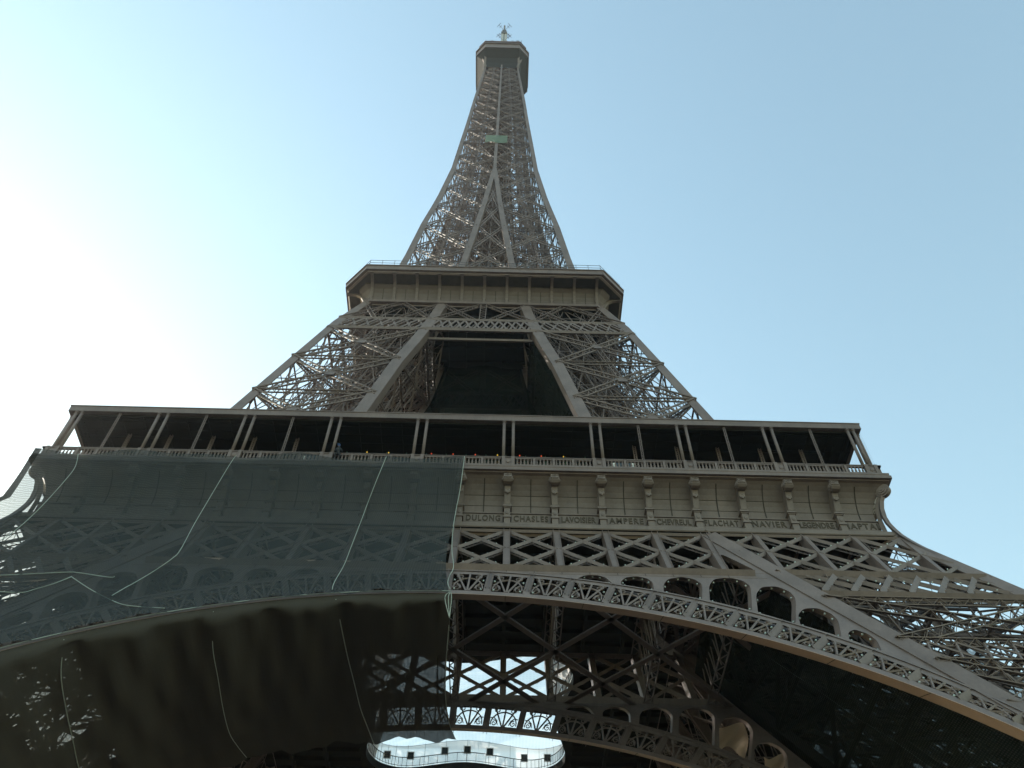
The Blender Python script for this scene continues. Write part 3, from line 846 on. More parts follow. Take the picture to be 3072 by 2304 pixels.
    # zigzag stair flights with handrails
    for k in range(18):
        z = 58+3*k; c = c0(z)+V((-2.8, 2.8, 0)); s = 1 if k % 2 else -1
        b.bar(c+V((-1.6*s, 0, 0)), c+V((1.6*s, 0, 3)), .7, .12, V((0, 0, 1))); b.bar(c+V((-1.6*s, .4, 1)), c+V((1.6*s, .4, 4)), .05)
    b.build('lift_shaft', IRON, L)
    return L
ul = make_upper_leg(); deep_copy(ul, -1)
turn_copies(ul, (1, 2), tower, 'upper_leg')

# girder between the legs under the second floor (outer and inner planes)
def mid_girder(off):
    b = MB(); n = V((0, -1, -.28)).normalized()
    def P(x, z, o=0.): return V((x, -(w(z) if not off else wi(z)), z))+n*o
    X = lambda z: wi(z)
    for z, wd in ((104.4, .42), (100.6, .5)):
        b.bar(P(-X(z), z, .05), P(X(z), z, .05), wd, .3, n)
    if not off: b.bar(P(-X(99.6), 99.3, -1.2), P(X(99.6), 99.3, -1.2), .35, .3, n)
    m = 12
    for k in range(m):
        xa = lambda z, t: -X(z)+2*X(z)*t
        b.bar(P(xa(100.6, k/m), 100.6), P(xa(104.4, (k+1)/m), 104.4), .26, .12, n); b.bar(P(xa(104.4, k/m), 104.4), P(xa(100.6, (k+1)/m), 100.6), .26, .12, n)
        b.bar(P(xa(100.6, (k+.5)/m), 100.6, -.3), P(xa(104.4, min(1, (k+1.5)/m)), 104.4, -.3), .13, .3, n)
    za, zb_ = 104.4, 111.6
    for s in (-1, 1):
        b.laced(P(s*X(zb_), zb_), P(s*.9, za), .5, .2, n, .08, .5, .05); b.laced(P(s*X(za), za), P(s*.4, zb_), .5, .2, n, .08, .5, .05)
    b.laced(P(0, za), P(0, zb_), .8, .4, n, .1, .5, .06, 2)
    return b.build('head_girder', IRON, tower)
for off in (0, 1):
    mg = mid_girder(off); side_bake(mg, (1, 2, 3), 'head_girder')

# ================================================================== SECOND FLOOR
A2, B2 = 17.18, 20.45
OCT = [(-A2, -B2), (A2, -B2), (B2, -A2), (B2, A2), (A2, B2), (-A2, B2), (-B2, A2), (-B2, -A2)]
def octr(sc, z, rr=None): return [(x*sc, y*sc, z) for x, y in OCT+OCT[:1]]
b = MB(); b.use(IRON)
def sqr(dd, z):
    s = dd; c = dd*.94; return [(-c, -s, z), (c, -s, z), (s, -c, z), (s, c, z), (c, s, z), (-c, s, z), (-s, c, z), (-s, -c, z), (-c, -s, z)]
b.strip([sqr(17.0, 111.4), sqr(17.0, 111.75), sqr(17.45, 111.8), sqr(17.45, 112.35), sqr(17.1, 112.4)])
b.use(PANEL); b.strip([sqr(17.1, 112.4), sqr(17.25, 113.3), sqr(17.5, 114.0), sqr(17.85, 114.6), sqr(18.3, 115.08)])
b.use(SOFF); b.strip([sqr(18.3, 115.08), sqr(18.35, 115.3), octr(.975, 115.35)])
b.use(IRON); b.strip([octr(.975, 115.35), octr(.985, 115.5), octr(.985, 115.75), octr(1.0, 115.8), octr(1.0, 116.75), octr(1.006, 116.8), octr(1.006, 116.95), octr(.9, 117.0)])
b.strip([octr(.9, 117.0), octr(.3, 117.05)])
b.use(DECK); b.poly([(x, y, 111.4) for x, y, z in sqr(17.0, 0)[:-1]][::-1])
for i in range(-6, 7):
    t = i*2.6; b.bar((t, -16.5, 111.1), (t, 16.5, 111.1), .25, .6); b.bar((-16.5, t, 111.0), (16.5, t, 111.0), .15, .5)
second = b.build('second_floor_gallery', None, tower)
def bracket():
    b = MB(); P = [(17.36, 112.4), (17.52, 113.3), (17.8, 114.0), (18.15, 114.55), (18.7, 114.95), (19.4, 115.15), (20.15, 115.25)]
    b.strip([[(-.2, -d_-.05, z) for d_, z in P], [(.2, -d_-.05, z) for d_, z in P]])
    up = [(17.0, 112.4), (17.1, 113.3), (17.2, 114.2), (17.6, 114.8), (18.3, 115.2), (19.3, 115.38), (20.1, 115.42)]
    for s in (-.2, .2): b.strip([[(s, -d_-.05, z) for d_, z in P], [(s, -d_, z) for d_, z in up]])
    b.box(-.24, .24, -17.48, -17.2, 113.05, 113.13); b.box(-.3, .3, -20.25, -19.9, 115.3, 115.42)
    return b
br = bracket().build('bracket', FRIEZE, second); first = True
for k in range(4):
    for i in range(-5, 6):
        if first: o = br; first = False
        else: o = br.copy(); COL.objects.link(o)
        a = k*PI/2; x = i*3.26; o.rotation_euler = (0, 0, a); o.location = (math.cos(a)*x, math.sin(a)*x, 0)
# dark seams on the panels between brackets
b = MB()
for i in range(-5, 5):
    for xx in (i*3.26+1.63,):
        b.bar((xx, -17.13, 112.45), (xx, -17.28, 113.3), .07, .04, (0, -1, 0)); b.bar((xx, -17.28, 113.3), (xx, -17.53, 114.0), .07, .04, (0, -1, 0)); b.bar((xx, -17.53, 114.0), (xx, -17.88, 114.6), .07, .04, (0, -1, 0))
b.build('panel_seams', SEAM, second)
# fence on the second floor
b = MB(); lp = [V((x*.985, y*.985, 117.0)) for x, y in OCT]
for i in range(8):
    a, c = lp[i], lp[(i+1) % 8]; L = (c-a).length; m = max(2, int(L/1.7))
    for hh in (.6, 1.2, 1.9): b.bar(a+V((0, 0, hh)), c+V((0, 0, hh)), .05)
    for j in range(m): q = a+(c-a)*j/m; b.bar(q, q+V((0, 0, 2.0)), .06)
b.build('safety_fence', STEEL, second)

# ================================================================== SPIRE
SZ = [112, 119.5, 128, 136.6, 146.8, 157.3, 167.8, 177.5, 187.3, 196.6, 205.6, 214.3, 222, 228.8, 235.7, 241.4, 247.9, 253.3, 259, 264]
fine = sorted(set(SZ+[121, 133, 152, 163, 172.5, 180, 183, 270]))
spire = empty('spire', (0, 0, 0)); spire.parent = tower
for k in range(4):
    R = Matrix.Rotation(k*PI/2, 3, 'Z')
    bc, bl, br_ = MB(), MB(), MB()
    for za, zb_ in zip(fine[:-1], fine[1:]):
        cw = 1.05 if za < 140 else (.95 if za < 180 else .8 - .35*(za-180)/85)
        p, q = V((w(za), -w(za), za)), V((w(zb_), -w(zb_), zb_))
        bc.bar(R@(p+V((-cw/2, 0, 0))), R@(q+V((-cw/2, 0, 0))), cw, .12, R@V((0, -1, 0)), .01); bc.bar(R@(p+V((0, cw/2, 0))), R@(q+V((0, cw/2, 0))), cw, .12, R@V((1, 0, 0)), .01)
        ci = cw*.9
        for s, b in ((-1, bl), (1, br_)):
            xa, xb = wi(za), wi(zb_)
            if xa < .02 and s > 0: continue
            pa, pb = V((s*xa, -w(za)-.03, za)), V((s*xb, -w(zb_)-.03, zb_))
            b.bar(R@pa, R@pb, ci, .12, R@V((0, -1, 0)), .01)
            if xa > .3: b.bar(R@(pa+V((-s*ci/2, .4, 0))), R@(pb+V((-s*ci/2, .4, 0))), .1, .9, R@V((0, -1, 0)), .01)
    bc.build('corner_chord', IRON, spire); bl.build('inner_chord', IRON, spire); br_.build('inner_chord', IRON, spire)
for li, (a, c) in enumerate(zip(SZ[:-1], SZ[1:])):
    for k in range(4):
        R = Matrix.Rotation(k*PI/2, 3, 'Z'); b = MB(); n = R@V((0, -1, -.15))
        G = lambda x, z: R@V((x-math.copysign(min(.35, abs(x)), x), -w(z)+.28, z))
        sc = 1 if a < 180 else .75
        Wd = (.62 if a < 150 else .5)*sc; pit = .62*sc if a < 200 else 1.0
        b.laced(G(-w(c), c), G(w(c), c), .35*sc, .12, n, .06, .5, .04)
        for s in (-1, 1):
            x0a, x1a, x0c, x1c = s*wi(a), s*w(a), s*wi(c), s*w(c)
            b.laced(G(x0a, a), G(x1c, c), Wd, .14, n, .17*sc, pit, .09, 1); b.laced(G(x1a, a), G(x0c, c), Wd, .14, n+R@V((.02, 0, 0)), .17*sc, pit, .09, 1)
            m0 = G((x0a+x1a)/2, a); m1 = G((x0c+x1c)/2, c); X = (m0+m1)/2
            for (p_, q_) in ((m0, X), (X, m1)): b.laced(p_, q_, .22, .1, n, .05, .4, .03)
        if wi(c) > .9:
            b.laced(G(-wi(a), a), G(wi(c), c), .5, .15, n, .15, .5, .08); b.laced(G(wi(a), a), G(-wi(c), c), .5, .15, n, .15, .5, .08)
        # inner faces of the four merging legs
        if wi(c) > .9:
            for s in (-1, 1):
                H = lambda t, z: R@V((s*wi(z), -(wi(z)+(w(z)-wi(z))*t), z))
                b.laced(H(0, a), H(1, c), .4, .15, R@V((1, 0, 0)), .06, .5, .04); b.laced(H(1, a), H(0, c), .4, .15, R@V((1, 0, 0)), .06, .5, .04)
        b.build('spire_bracing', IRON, spire)
# interior: diaphragms, lift guides, stair tower
b = MB()
for a in SZ[1:]:
    ww = w(a)
    for s in (-1, 1):
        b.laced((-ww, s*ww, a), (ww, -s*ww, a), .4, .10, (0, 0, 1), .06, .5, .04)
        b.laced((-ww, s*wi(a), a), (ww, s*wi(a), a), .35, .10, (0, 0, 1), .06, .6, .04); b.laced((s*wi(a), -ww, a), (s*wi(a), ww, a), .35, .10, (0, 0, 1), .06, .6, .04)
    b.laced((-ww, 0, a), (ww, 0, a), .35, .10, (0, 0, 1), .06, .6, .04); b.laced((0, -ww, a), (0, ww, a), .35, .10, (0, 0, 1), .06, .6, .04)
b.build('diaphragm_bracing', IRON, spire)
b = MB()
for a, c in zip(SZ[:-1], SZ[1:]):
    for f in (.40, .62, .80, .93):
        for k in range(4):
            R = Matrix.Rotation(k*PI/2, 3, 'Z'); m = 6 if a < 180 else 4
            for i in range(m):
                t0 = -1+2*i/m; t1 = -1+2*(i+1)/m
                p0, p1 = R@V((t0*w(a)*f, -w(a)*f, a)), R@V((t1*w(a)*f, -w(a)*f, a)); q0, q1 = R@V((t0*w(c)*f, -w(c)*f, c)), R@V((t1*w(c)*f, -w(c)*f, c))
                b.bar(p0, q0, .12, .12); b.bar(p0, q1, .08, .08); b.bar(p1, q0, .08, .08); b.bar(p0, p1, .09, .09)
b.build('inner_framework', IRON, spire)
b = MB()
for sx in (-1, 1):
    for (x, y) in ((2.0, 2.4), (2.0, -2.4), (.35, 2.4), (.35, -2.4), (2.0, 0)):
        top = 262
        b.bar((sx*x, y, 113), (sx*x, y, top), .35, .35)
z = 114.
while z < 262:
    for y in (-2.4, 2.4):
        b.bar((-2.0, y, z), (2.0, y, z), .14); b.bar((-2.0, y, z), (2.0, y, z+2.4), .12); b.bar((2.0, y, z), (-2.0, y, z+2.4), .12)
    for x in (-2.0, 2.0):
        b.bar((x, -2.4, z), (x, 2.4, z), .14); b.bar((x, -2.4, z), (x, 2.4, z+2.4), .12); b.bar((x, 2.4, z), (x, -2.4, z+2.4), .12)
    z += 2.4
b.build('lift_shaft', IRON, spire)
for sd in (-1, 1):
    b = MB(); z = 114.; k = 0
    while z < 258:
        s = 1 if k % 2 else -1; rr = min(3.4, w(z)*.62)
        b.bar((-rr*s, sd*(rr+.2), z), (rr*s, sd*(rr+.2), z+2.6), .8, .1, (0, 0, 1)); b.bar((-rr*s, sd*(rr+.6), z+1), (rr*s, sd*(rr+.6), z+3.6), .06)
        z += 2.6; k += 1
    b.build('stair_flight', IRON, spire)


# ================================================================== TOP PLATFORM
def octq(A, B, z): return [(-A, -B, z), (A, -B, z), (B, -A, z), (B, A, z), (A, B, z), (-A, B, z), (-B, A, z), (-B, -A, z), (-A, -B, z)]
b = MB(); b.use(IRON)
def sq9(c, s, z): return [(-c, -s, z), (c, -s, z), (s, -c, z), (s, c, z), (c, s, z), (-c, s, z), (-s, c, z), (-s, -c, z), (-c, -s, z)]
b.use(DECK); b.strip([sq9(4.6, 4.75, 262.5), sq9(4.7, 5.0, 266.0), sq9(4.8, 5.6, 268.5), octq(5.0, 6.8, 270.4), octq(5.0, 7.5, 271.4)])
b.use(IRON); b.strip([octq(5.0, 7.5, 271.4), octq(5.05, 7.75, 271.45), octq(5.05, 7.75, 272.3), octq(5.0, 7.6, 272.35), octq(5.0, 7.6, 275.2), octq(5.2, 7.95, 275.3), octq(5.2, 7.95, 275.9), octq(4.6, 6.9, 276.0)])
b.use(DECK); b.strip([octq(4.6, 6.9, 276.0), octq(4.6, 6.9, 279.6)])
b.use(mat('copper_brown', (.16, .085, .075), .7, .2)); b.strip([octq(5.3, 7.1, 279.6), octq(5.3, 7.1, 280.3), octq(3.0, 4.5, 281.5), octq(1.5, 2, 284)])
topp = b.build('top_platform', None, tower)
b = MB()
P = [(4.9, 261.5), (4.98, 264.5), (5.25, 267.3), (5.9, 269.6), (7.2, 271.4)]
for x in (-4.85, 4.85): 
    b.strip([[(x-.28, -d_-.08, z) for d_, z in P], [(x+.28, -d_-.08, z) for d_, z in P]])
    for s in (-.28, .28): b.strip([[(x+s, -d_-.08, z) for d_, z in P], [(x+s, -d_+.45, z) for d_, z in P]])
bt = b.build('platform_bracket', FRIEZE, topp)
for k in (1, 2, 3): c = bt.copy(); COL.objects.link(c); c.rotation_euler = (0, 0, k*PI/2)
b = MB()
for x in [i*.6 for i in range(-8, 9)]: b.bar((x, -7.0, 280.2), (x, -7.05, 281.3+.4*random.random()), .05)
for (x, h_) in ((3.6, 2.2), (4.1, 3.0), (5.2, 2.0), (5.6, 3.4), (-1.6, 1.3), (2.3, 1.5)):
    b.bar((x, -6.4, 280.2), (x, -6.4, 280.6+h_), .14)
for x, y, h_ in ((-4.4, -6.5, 1.6), (-3.2, -6.9, 1.1), (.9, -6.8, 1.4), (1.6, -6.2, 2.3), (3.0, -6.9, 1.2), (4.6, -6.6, 2.6), (6.1, -5.2, 2.4), (-5.9, -5.4, 1.5)):
    b.bar((x, y, 280.2), (x, y, 280.5+h_), .11); b.bar((x-.4, y, 280.3+h_), (x+.4, y, 280.3+h_), .07)
b.box(4.3, 5.0, -6.8, -6.2, 281.2, 282.2); b.box(5.3, 5.7, -6.3, -5.8, 280.6, 282.9)
b.build('roof_railing', STEEL, topp)
# antenna mast
b = MB(); b.use(ANT)
for x in (-.55, .55): b.box(x-.38, x+.38, -.5, .5, 284, 313)
b.use(STEEL); b.tube([(0, 0, 280), (0, 0, 324)], .32, 10); b.box(-1.0, 1.0, -.8, .8, 313, 314.5); b.box(-.7, .7, -.6, .6, 316, 317)
ant = b.build('antenna_mast', None, tower)
def dip(z, L):
    b = MB()
    for a in (PI/4, 3*PI/4, 5*PI/4, 7*PI/4):
        c = V((math.cos(a), math.sin(a), 0)); t = V((-c.y, c.x, 0))
        b.bar(V((0, 0, z)), c*L+V((0, 0, z+.3)), .09); b.bar(c*L+t*.9+V((0, 0, z+.3)), c*L-t*.9+V((0, 0, z+.3)), .12); b.bar(c*L*.7+t*.6+V((0, 0, z+.2)), c*L*.7-t*.6+V((0, 0, z+.2)), .10)
    return b
dip(318, 2.6).build('dipole_array', STEEL, ant); dip(305.5, 2.6).build('dipole_array', STEEL, ant)

# ================================================================== SPARKLE BULBS on the ironwork
spots = []
for i in range(-1, 5):
    x0, x1 = i*K, (i+1)*K
    for (a, c, e, f) in ((x0, ZT, x1, ZM), (x0, ZM, x1, ZT), (x0, ZM, x1, ZB), (x0, ZB, x1, ZM)):
        for t in (.2, .36, .64, .8): spots.append(F(a+(e-a)*t, c+(f-c)*t+.33, 0, -.1))
for i in range(5):
    x0 = 19.2+K*i; x1 = x0+K; zt, zb = 50.7, 44.45; zm = (zt+zb)/2
    for (a, c, e, f) in ((x0, zt, x1, zm), (x0, zm, x1, zt), (x0, zm, x1, zb), (x0, zb, x1, zm)):
        for t in (.2, .4, .6, .8):
            x = a+(e-a)*t; z = c+(f-c)*t+.33
            if xr_(z)+.3 < x < w(z)-1.2: spots.append(F(x, z, 0, -.1))
for h in HOLES[:7]:
    P = bez_round(h)
    for q in P[::4]:
        c = V((sum(p[0] for p in h)/len(h), sum(p[1] for p in h)/len(h))); v = c-V(q); v.normalize(); spots.append(F(q[0]+v.x*.14, q[1]+v.y*.14, 0, -.25))
for i in range(0, 12):
    for (u_, v_) in ((.16, .1), (.84, .1), (.14, .62), (.86, .62)):
        th = (i+u_)*PHI; r0 = rad_(th, CI, RI)+.5; r1 = rad_(th, CE, RE)-.62; spots.append(AP(th, r0+(r1-r0)*v_, 0, .06))
for i in range(14):
    z = 40-.9*i; spots.append(F(xr_(z)+.35, z, 0, -.1))
for i in range(7):
    for zz_ in (42.2, 43.2): spots.append(F(25.2+1.93*i, zz_, 0, -.05))
camp = V((3.5, -84.59, 1.77)); spots.sort(key=lambda p: (p-camp).length)
bu = MB(); bu.ball((0, 0, 0), .07, 1, 1, 1.1, 8, 6); b0 = bu.build('light_bulb', BULB, tower, True); b0.location = spots[0]
for p in spots[1:100]:
    c = b0.copy(); COL.objects.link(c); c.location = p
bu = MB()
for p in spots[100:]: bu.ball(p, .07, 1, 1, 1.1, 6, 4)
tag(bu.build('light_bulbs', BULB, tower), kind='stuff')

# ================================================================== NETS
def sheet(name, fn, U, Vn, m, parent=None, thick=0):
    b = MB(); rows = [[fn(i/U, j/Vn) for i in range(U+1)] for j in range(Vn+1)]; b.strip(rows)
    o = b.build(name, m, parent, True); me = o.data
    uvl = me.uv_layers.new(name='UVMap')
    # metric uv from cumulative distances
    P = [[V(q) for q in rw] for rw in rows]
    su = [0.]
    for i in range(U): su.append(su[-1]+(P[Vn//2][i+1]-P[Vn//2][i]).length)
    sv = [0.]
    for j in range(Vn): sv.append(sv[-1]+(P[j+1][U//2]-P[j][U//2]).length)
    uvs = {}
    for j in range(Vn+1):
        for i in range(U+1): uvs[j*(U+1)+i] = (su[i], sv[j])
    for lp_ in me.loops: uvl.data[lp_.index].uv = uvs[lp_.vertex_index]
    return o
def zint(x):        # lower edge of the arch intrados
    x = min(abs(x), 35.5); return (CI+math.sqrt(RI*RI-x*x))/SL
def net_y(x, z):
    Y = interp(z, [36, 40, 44, 47.5, 51, 57.7], [41.8, 39.9, 38.15, 36.75, 35.9, 35.62]) if z > 36 else w(z)+.5
    return -(Y+.18*math.sin(x*.9+z*.35)*math.sin(z*.25)+(.13*math.sin(x*1.9+.25*z)+.05*math.sin(x*5.1-.2*z))*min(1, max(0, (57.7-z)*.3)))
def net_left(z): return 35.0+max(0, 51.5-z)*.75
def unet(u, v):
    x0 = .15-u*35.4
    zt = 57.62-.55*abs(math.sin((x0+1.2)*PI/12.2))**2*(1 if x0 < -6.5 else .35)
    zb_ = 40.
    for _ in range(6): zb_ = zint(.15-u*(net_left(zb_)+.15))-.12
    z = zt+(zb_-zt)*v
    x = .15-u*(net_left(z)+.15)
    k = max(0, 1-u/.02)
    xx = x+(-.45*math.sin(v*PI)+.22*math.sin(v*2*PI))*k
    return (xx, net_y(xx, z), z)
n1 = sheet('safety_net', unet, 120, 46, NET)
hem = sheet('net_hem', lambda u, v: (lambda p: (p[0], p[1]-.03, p[2]))(unet(.983+.017*u, v)), 2, 46, CURT, n1)
tag(n1, 'dark green translucent debris net hanging from the first floor balustrade over the left frieze', 'net')
def lnet(u, v):
    x = .35-u*34
    p = V((x, -(w(zint(x))+.15), zint(x)-.15-.0)); xr = x*.985+.05*v; zr = zint(x)-.25
    q = V((xr, -(w(zr)-15.0-1.0), zr-.1))
    if x < -15: q.z -= .1*(-15-x)*.35
    t = p.lerp(q, v)
    if v < .07:
        t = p+V((0, 0, -v/.07*.75)) ; return tuple(t)
    vv = (v-.07)/.93
    t = (p+V((0, .1, -.75))).lerp(q, vv)
    sag = 1.15*math.sin(PI*vv)*(.85+.25*math.cos(2*PI*(x+.35)/12.2/1.0))+.20*math.sin(x*1.3+vv*3)+.10*math.sin(x*3.1-vv*7)+.06*math.sin(x*5.3+vv*13)
    t.z -= sag; t.x += .45*math.sin(PI*vv)*(1 if u < .02 else 0)*-1
    return tuple(t)
n2 = sheet('safety_net', lnet, 110, 40, NETB)
tag(n2, 'brown black debris net sagging beneath the left half of the great arch', 'net')
def curtain(u, v):
    z = 64+(100.2-64)*(1-v); a = w(z)-.9; c = wi(z)+.2; y = -(c+(a-c)*u); x = wi(z)-.75-.5*math.sin(u*PI)*(.6+.4*math.sin(v*7))
    return (x, y, z)
tag(sheet('debris_curtain', curtain, 16, 30, CURT), 'near black net curtain hung down the inner side of the right upper leg', 'net')
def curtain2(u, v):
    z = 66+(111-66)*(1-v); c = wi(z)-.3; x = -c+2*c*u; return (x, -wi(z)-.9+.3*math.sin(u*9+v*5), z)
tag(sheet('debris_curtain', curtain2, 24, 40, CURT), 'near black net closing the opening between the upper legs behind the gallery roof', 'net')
def backnet(u, v):
    z = 8+(49.5-8)*(1-v); x = w(z)-14.4+13.6*u; return (x, -(w(z)-15.6)-.3*math.sin(u*7+v*4)*math.sin(v*9), z)
tag(sheet('debris_curtain', backnet, 24, 50, BNET), 'blue grey net across the far face of the right lower leg, sky showing through', 'net')
def sidenet(u, v):
    z = 8+(43.5-8)*(1-v); y = -(w(z)-15.2)-8.5*u; return (w(z)-.75-.2*math.sin(u*5+v*9), y, z)
tag(sheet('debris_curtain', sidenet, 16, 50, BNET), 'blue grey net covering the rear half of the right lower leg outer side', 'net')
def gpan(u, v):
    x = -2.55+4.95*u; z = 200.8-5.2*v+.5*math.sin(u*PI)*v*.8; y = -(w(z)+.3+.15*math.sin(u*7)*v); return (x, y, z)
tag(sheet('tarpaulin', gpan, 14, 8, GREEN), 'small pale green tarpaulin tied across the middle chord of the spire', 'tarpaulin')
# white tarpaulins sagging above the central void
def tarp(z0, s, ph):
    def f(u, v):
        x = -16+32*u; y = -12.5+28*v; z = z0-s*math.sin(PI*u)*math.sin(PI*v)+.12*math.sin(x*1.1+ph)*math.sin(y*.9); return (x, y, z)
    return f
tag(sheet('white_tarpaulin', tarp(62.6, 1.7, 0), 26, 26, TARP), 'white tarpaulin sagging above the ring of window panels in the floor opening', 'tarpaulin')
def stp(x0, x1, z0, z1, y, ph):
    def f(u, v):
        x = x0+(x1-x0)*u+.3*math.sin(v*4+ph); z = z0+(z1-z0)*v*(1-.25*math.sin(u*PI)); return (x, y+.4*math.sin(u*5+v*3), z)
    return f
tag(sheet('cloth_scrap', stp(20.3, 22.6, 42.6, 39.9, -21.6, 0), 10, 8, SCRAP), 'larger sunlit beige cloth hanging behind a round opening of the inner arch', 'cloth')
tag(sheet('cloth_scrap', stp(23.2, 24.6, 39.4, 37.2, -22.6, 1), 8, 8, SCRAP), 'smaller beige cloth corner showing low behind the inner arch at right', 'cloth')

def legnet(u, v):
    z = 8+(48-8)*(1-v); a = w(z)-1.2; c = w(z)-15.4; y = -(c+(a-c)*u); return (w(z)-15.75-.35*math.sin(u*PI)*(.6+.5*math.sin(v*11+u*3)), y, z)
tag(sheet('debris_curtain', legnet, 20, 50, CURT), 'black net hung down the inner side of the right lower leg beyond the arch', 'net')

# ropes
def rope(pts, label, rad=.028, name='rope', sub=6):
    P = []
    pts = [V(p) for p in pts]; m = len(pts)
    for i in range(m-1):
        p0 = pts[max(0, i-1)]; p1 = pts[i]; p2 = pts[i+1]; p3 = pts[min(m-1, i+2)]
        for t in range(sub):
            t /= sub; P.append(.5*((2*p1)+(-p0+p2)*t+(2*p0-5*p1+4*p2-p3)*t*t+(-p0+3*p1-3*p2+p3)*t*t*t))
    P.append(pts[-1]); b = MB(); b.tube(P, rad, 5)
    return tag(b.build(name, ROPE, None, True), label, 'rope', 'ropes that lace the debris nets')
def R(x, z, o=.09): return (x, net_y(x, z)-o, z)
rope([R(x, z) for x, z in ((-6.2, 57.2), (-6.27, 56.51), (-6.54, 54.62), (-6.96, 52.04), (-7.13, 49.62), (-7.21, 46.0), (-7.21, 43.34), (-7.31, 40.68), (-7.21, 39.52))], 'pale rope running down the green net nearest its right edge')
rope([R(x, z) for x, z in ((-18.5, 57.2), (-18.58, 56.9), (-18.74, 55.22), (-19.06, 51.93), (-19.15, 48.48), (-18.58, 44.24), (-18.65, 42.97), (-19.38, 41.56), (-19.95, 39.97), (-20.09, 39.23), (-20.28, 37.9))], 'pale rope kinked down the middle of the green net')
rope([R(x, z) for x, z in ((-31.43, 57.09), (-31.03, 55.53), (-31.06, 53.92), (-31.4, 50.49), (-31.56, 47.45), (-31.5, 45.04), (-31.6, 42))], 'pale rope down the green net nearest the left frame edge')
rope([R(x, z) for x, z in ((.2, 57.5), (0.18, 56.46), (0.05, 53.24), (-0.14, 50.83), (-0.17, 48.06), (-0.06, 45.6), (0.2, 43.33), (0.02, 42.13), (-.02, 41.09), (0.2, 40.26))], 'thin rope hemming the right vertical edge of the green net', .03)
rope([R(x, z) for x, z in ((-23.85, 40.08), (-21.99, 38.81), (-19.65, 37.22), (-18.41, 36.9), (-16.55, 36.6))], 'pale rope crossing the lower left of the green net to the arch rim')
rope([R(x, z) for x, z in ((-32, 40.4), (-28.85, 40.6), (-26.63, 40.84), (-24.58, 40.75), (-23.8, 40.74), (-21.82, 40.6), (-21.42, 40.56))], 'faint rope lying almost level across the lower left green net', .03)
rope([R(x, z) for x, z in ((-27.5, 38.1), (-26.12, 38.39), (-25.56, 38.84), (-24.6, 39.33), (-23.89, 40.16))], 'short pale rope rising to the knot at the lower left of the green net', .03)
rope([(x, -(w(zint(x))+.32), zint(x)-.05) for x in (.3, -4, -8, -12, -16, -20, -24, -28, -32)], 'pale rope along the curved rim where green and black nets meet')
def LR(x, vv):
    u = (.35-x)/34; p = V(lnet(min(1, max(0, u)), vv)); return p+V((0, -.02, -.07))
rope([LR(-6.9+.2*t, .02+t*.96/6) for t in range(7)], 'seam rope under the black net second from its right edge', .035)
rope([LR(-13.9-.1*t, .02+t*.96/6) for t in range(7)], 'dim seam rope under the middle of the black net', .025)
rope([LR(-21-.3*t, .02+t*.96/6) for t in range(7)], 'seam rope under the black net nearest the left frame edge', .03)
rope([LR(.33, .02+t*.96/6) for t in range(7)], 'rope hemming the right edge of the black net under the arch', .035)
rope([(22.6, -30.69, 42.57), (23.74, -31.8, 40.2), (24.77, -32.97, 38.05), (25.9, -34.01, 35.65), (26.86, -35.13, 33.68), (27.6, -35.94, 32.14), (28.8, -37, 29.5)], 'thin seam rope slanting down the black net at lower right', .03)
for s in (-.22, 0., .2): rope([(0.2+s*.3, -39.75, 39.9), (.15+s, -39.85, 39.3), (.3, -39.7, 37.9)], 'short looped tie gathering the net corners at the arch crown', .03)

# ================================================================== THINGS ON THE GALLERIES
def floodlight(x, label):
    e = empty('floodlight', (x, -33.9, 64.28), label, 'floodlight', 'floodlights on the gallery roof')
    b = MB(); b.tube([(0, 0, 0), (0, 0, .75)], .06, 8); b.box(-.16, .16, -.16, .16, 0, .06); b.build('post', STEEL, e)
    b = MB(); b.hexa(((-.26, -.2, .72), (.26, -.2, .72), (.26, .22, .6), (-.26, .22, .6)), ((-.26, -.1, 1.12), (.26, -.1, 1.12), (.26, .32, 1.0), (-.26, .32, 1.0))); b.build('housing', STEEL, e)
    b = MB(); b.hexa(((-.22, -.21, .76), (.22, -.21, .76), (.22, -.19, .76), (-.22, -.19, .76)), ((-.22, -.12, 1.08), (.22, -.12, 1.08), (.22, -.1, 1.08), (-.22, -.1, 1.08))); b.build('lens', BULB, e)
floodlight(-3.2, 'small floodlight on the gallery roof below the left inner chord'); floodlight(4.0, 'middle floodlight on the gallery roof in front of the dark opening')
floodlight(12.0, 'floodlight on the gallery roof beside the foot of the right inner chord'); floodlight(-13.6, 'leftmost floodlight on the gallery roof before the left upper leg')
def kiosk(x, label, wd):
    e = empty('kiosk', (x, -33.3, 57.5), label, 'kiosk', 'white kiosks behind the balustrade')
    b = MB(); b.hexa(((-wd, -.8, 0), (wd, -.8, 0), (wd, .8, 0), (-wd, .8, 0)), ((-wd, -.8, 1.9), (wd, -.8, 1.9), (wd, .8, 1.9), (-wd, .8, 1.9))); b.build('body', WHITE, e)
    b = MB(); b.hexa(((-wd-.2, -1.0, 1.9), (wd+.2, -1.0, 1.9), (wd+.2, 1, 1.9), (-wd-.2, 1, 1.9)), ((-wd, -.8, 2.15), (wd, -.8, 2.15), (wd, .8, 2.15), (-wd, .8, 2.15))); b.build('roof', WHITE, e)
    b = MB(); b.box(-wd+.15, wd-.15, -.86, -.8, .9, 1.6); b.build('hatch', GLASSD, e)
kiosk(13.6, 'white boxy kiosk behind the balustrade right of centre', .85); kiosk(-12.6, 'white boxy kiosk behind the balustrade left of the leaning worker', .9)
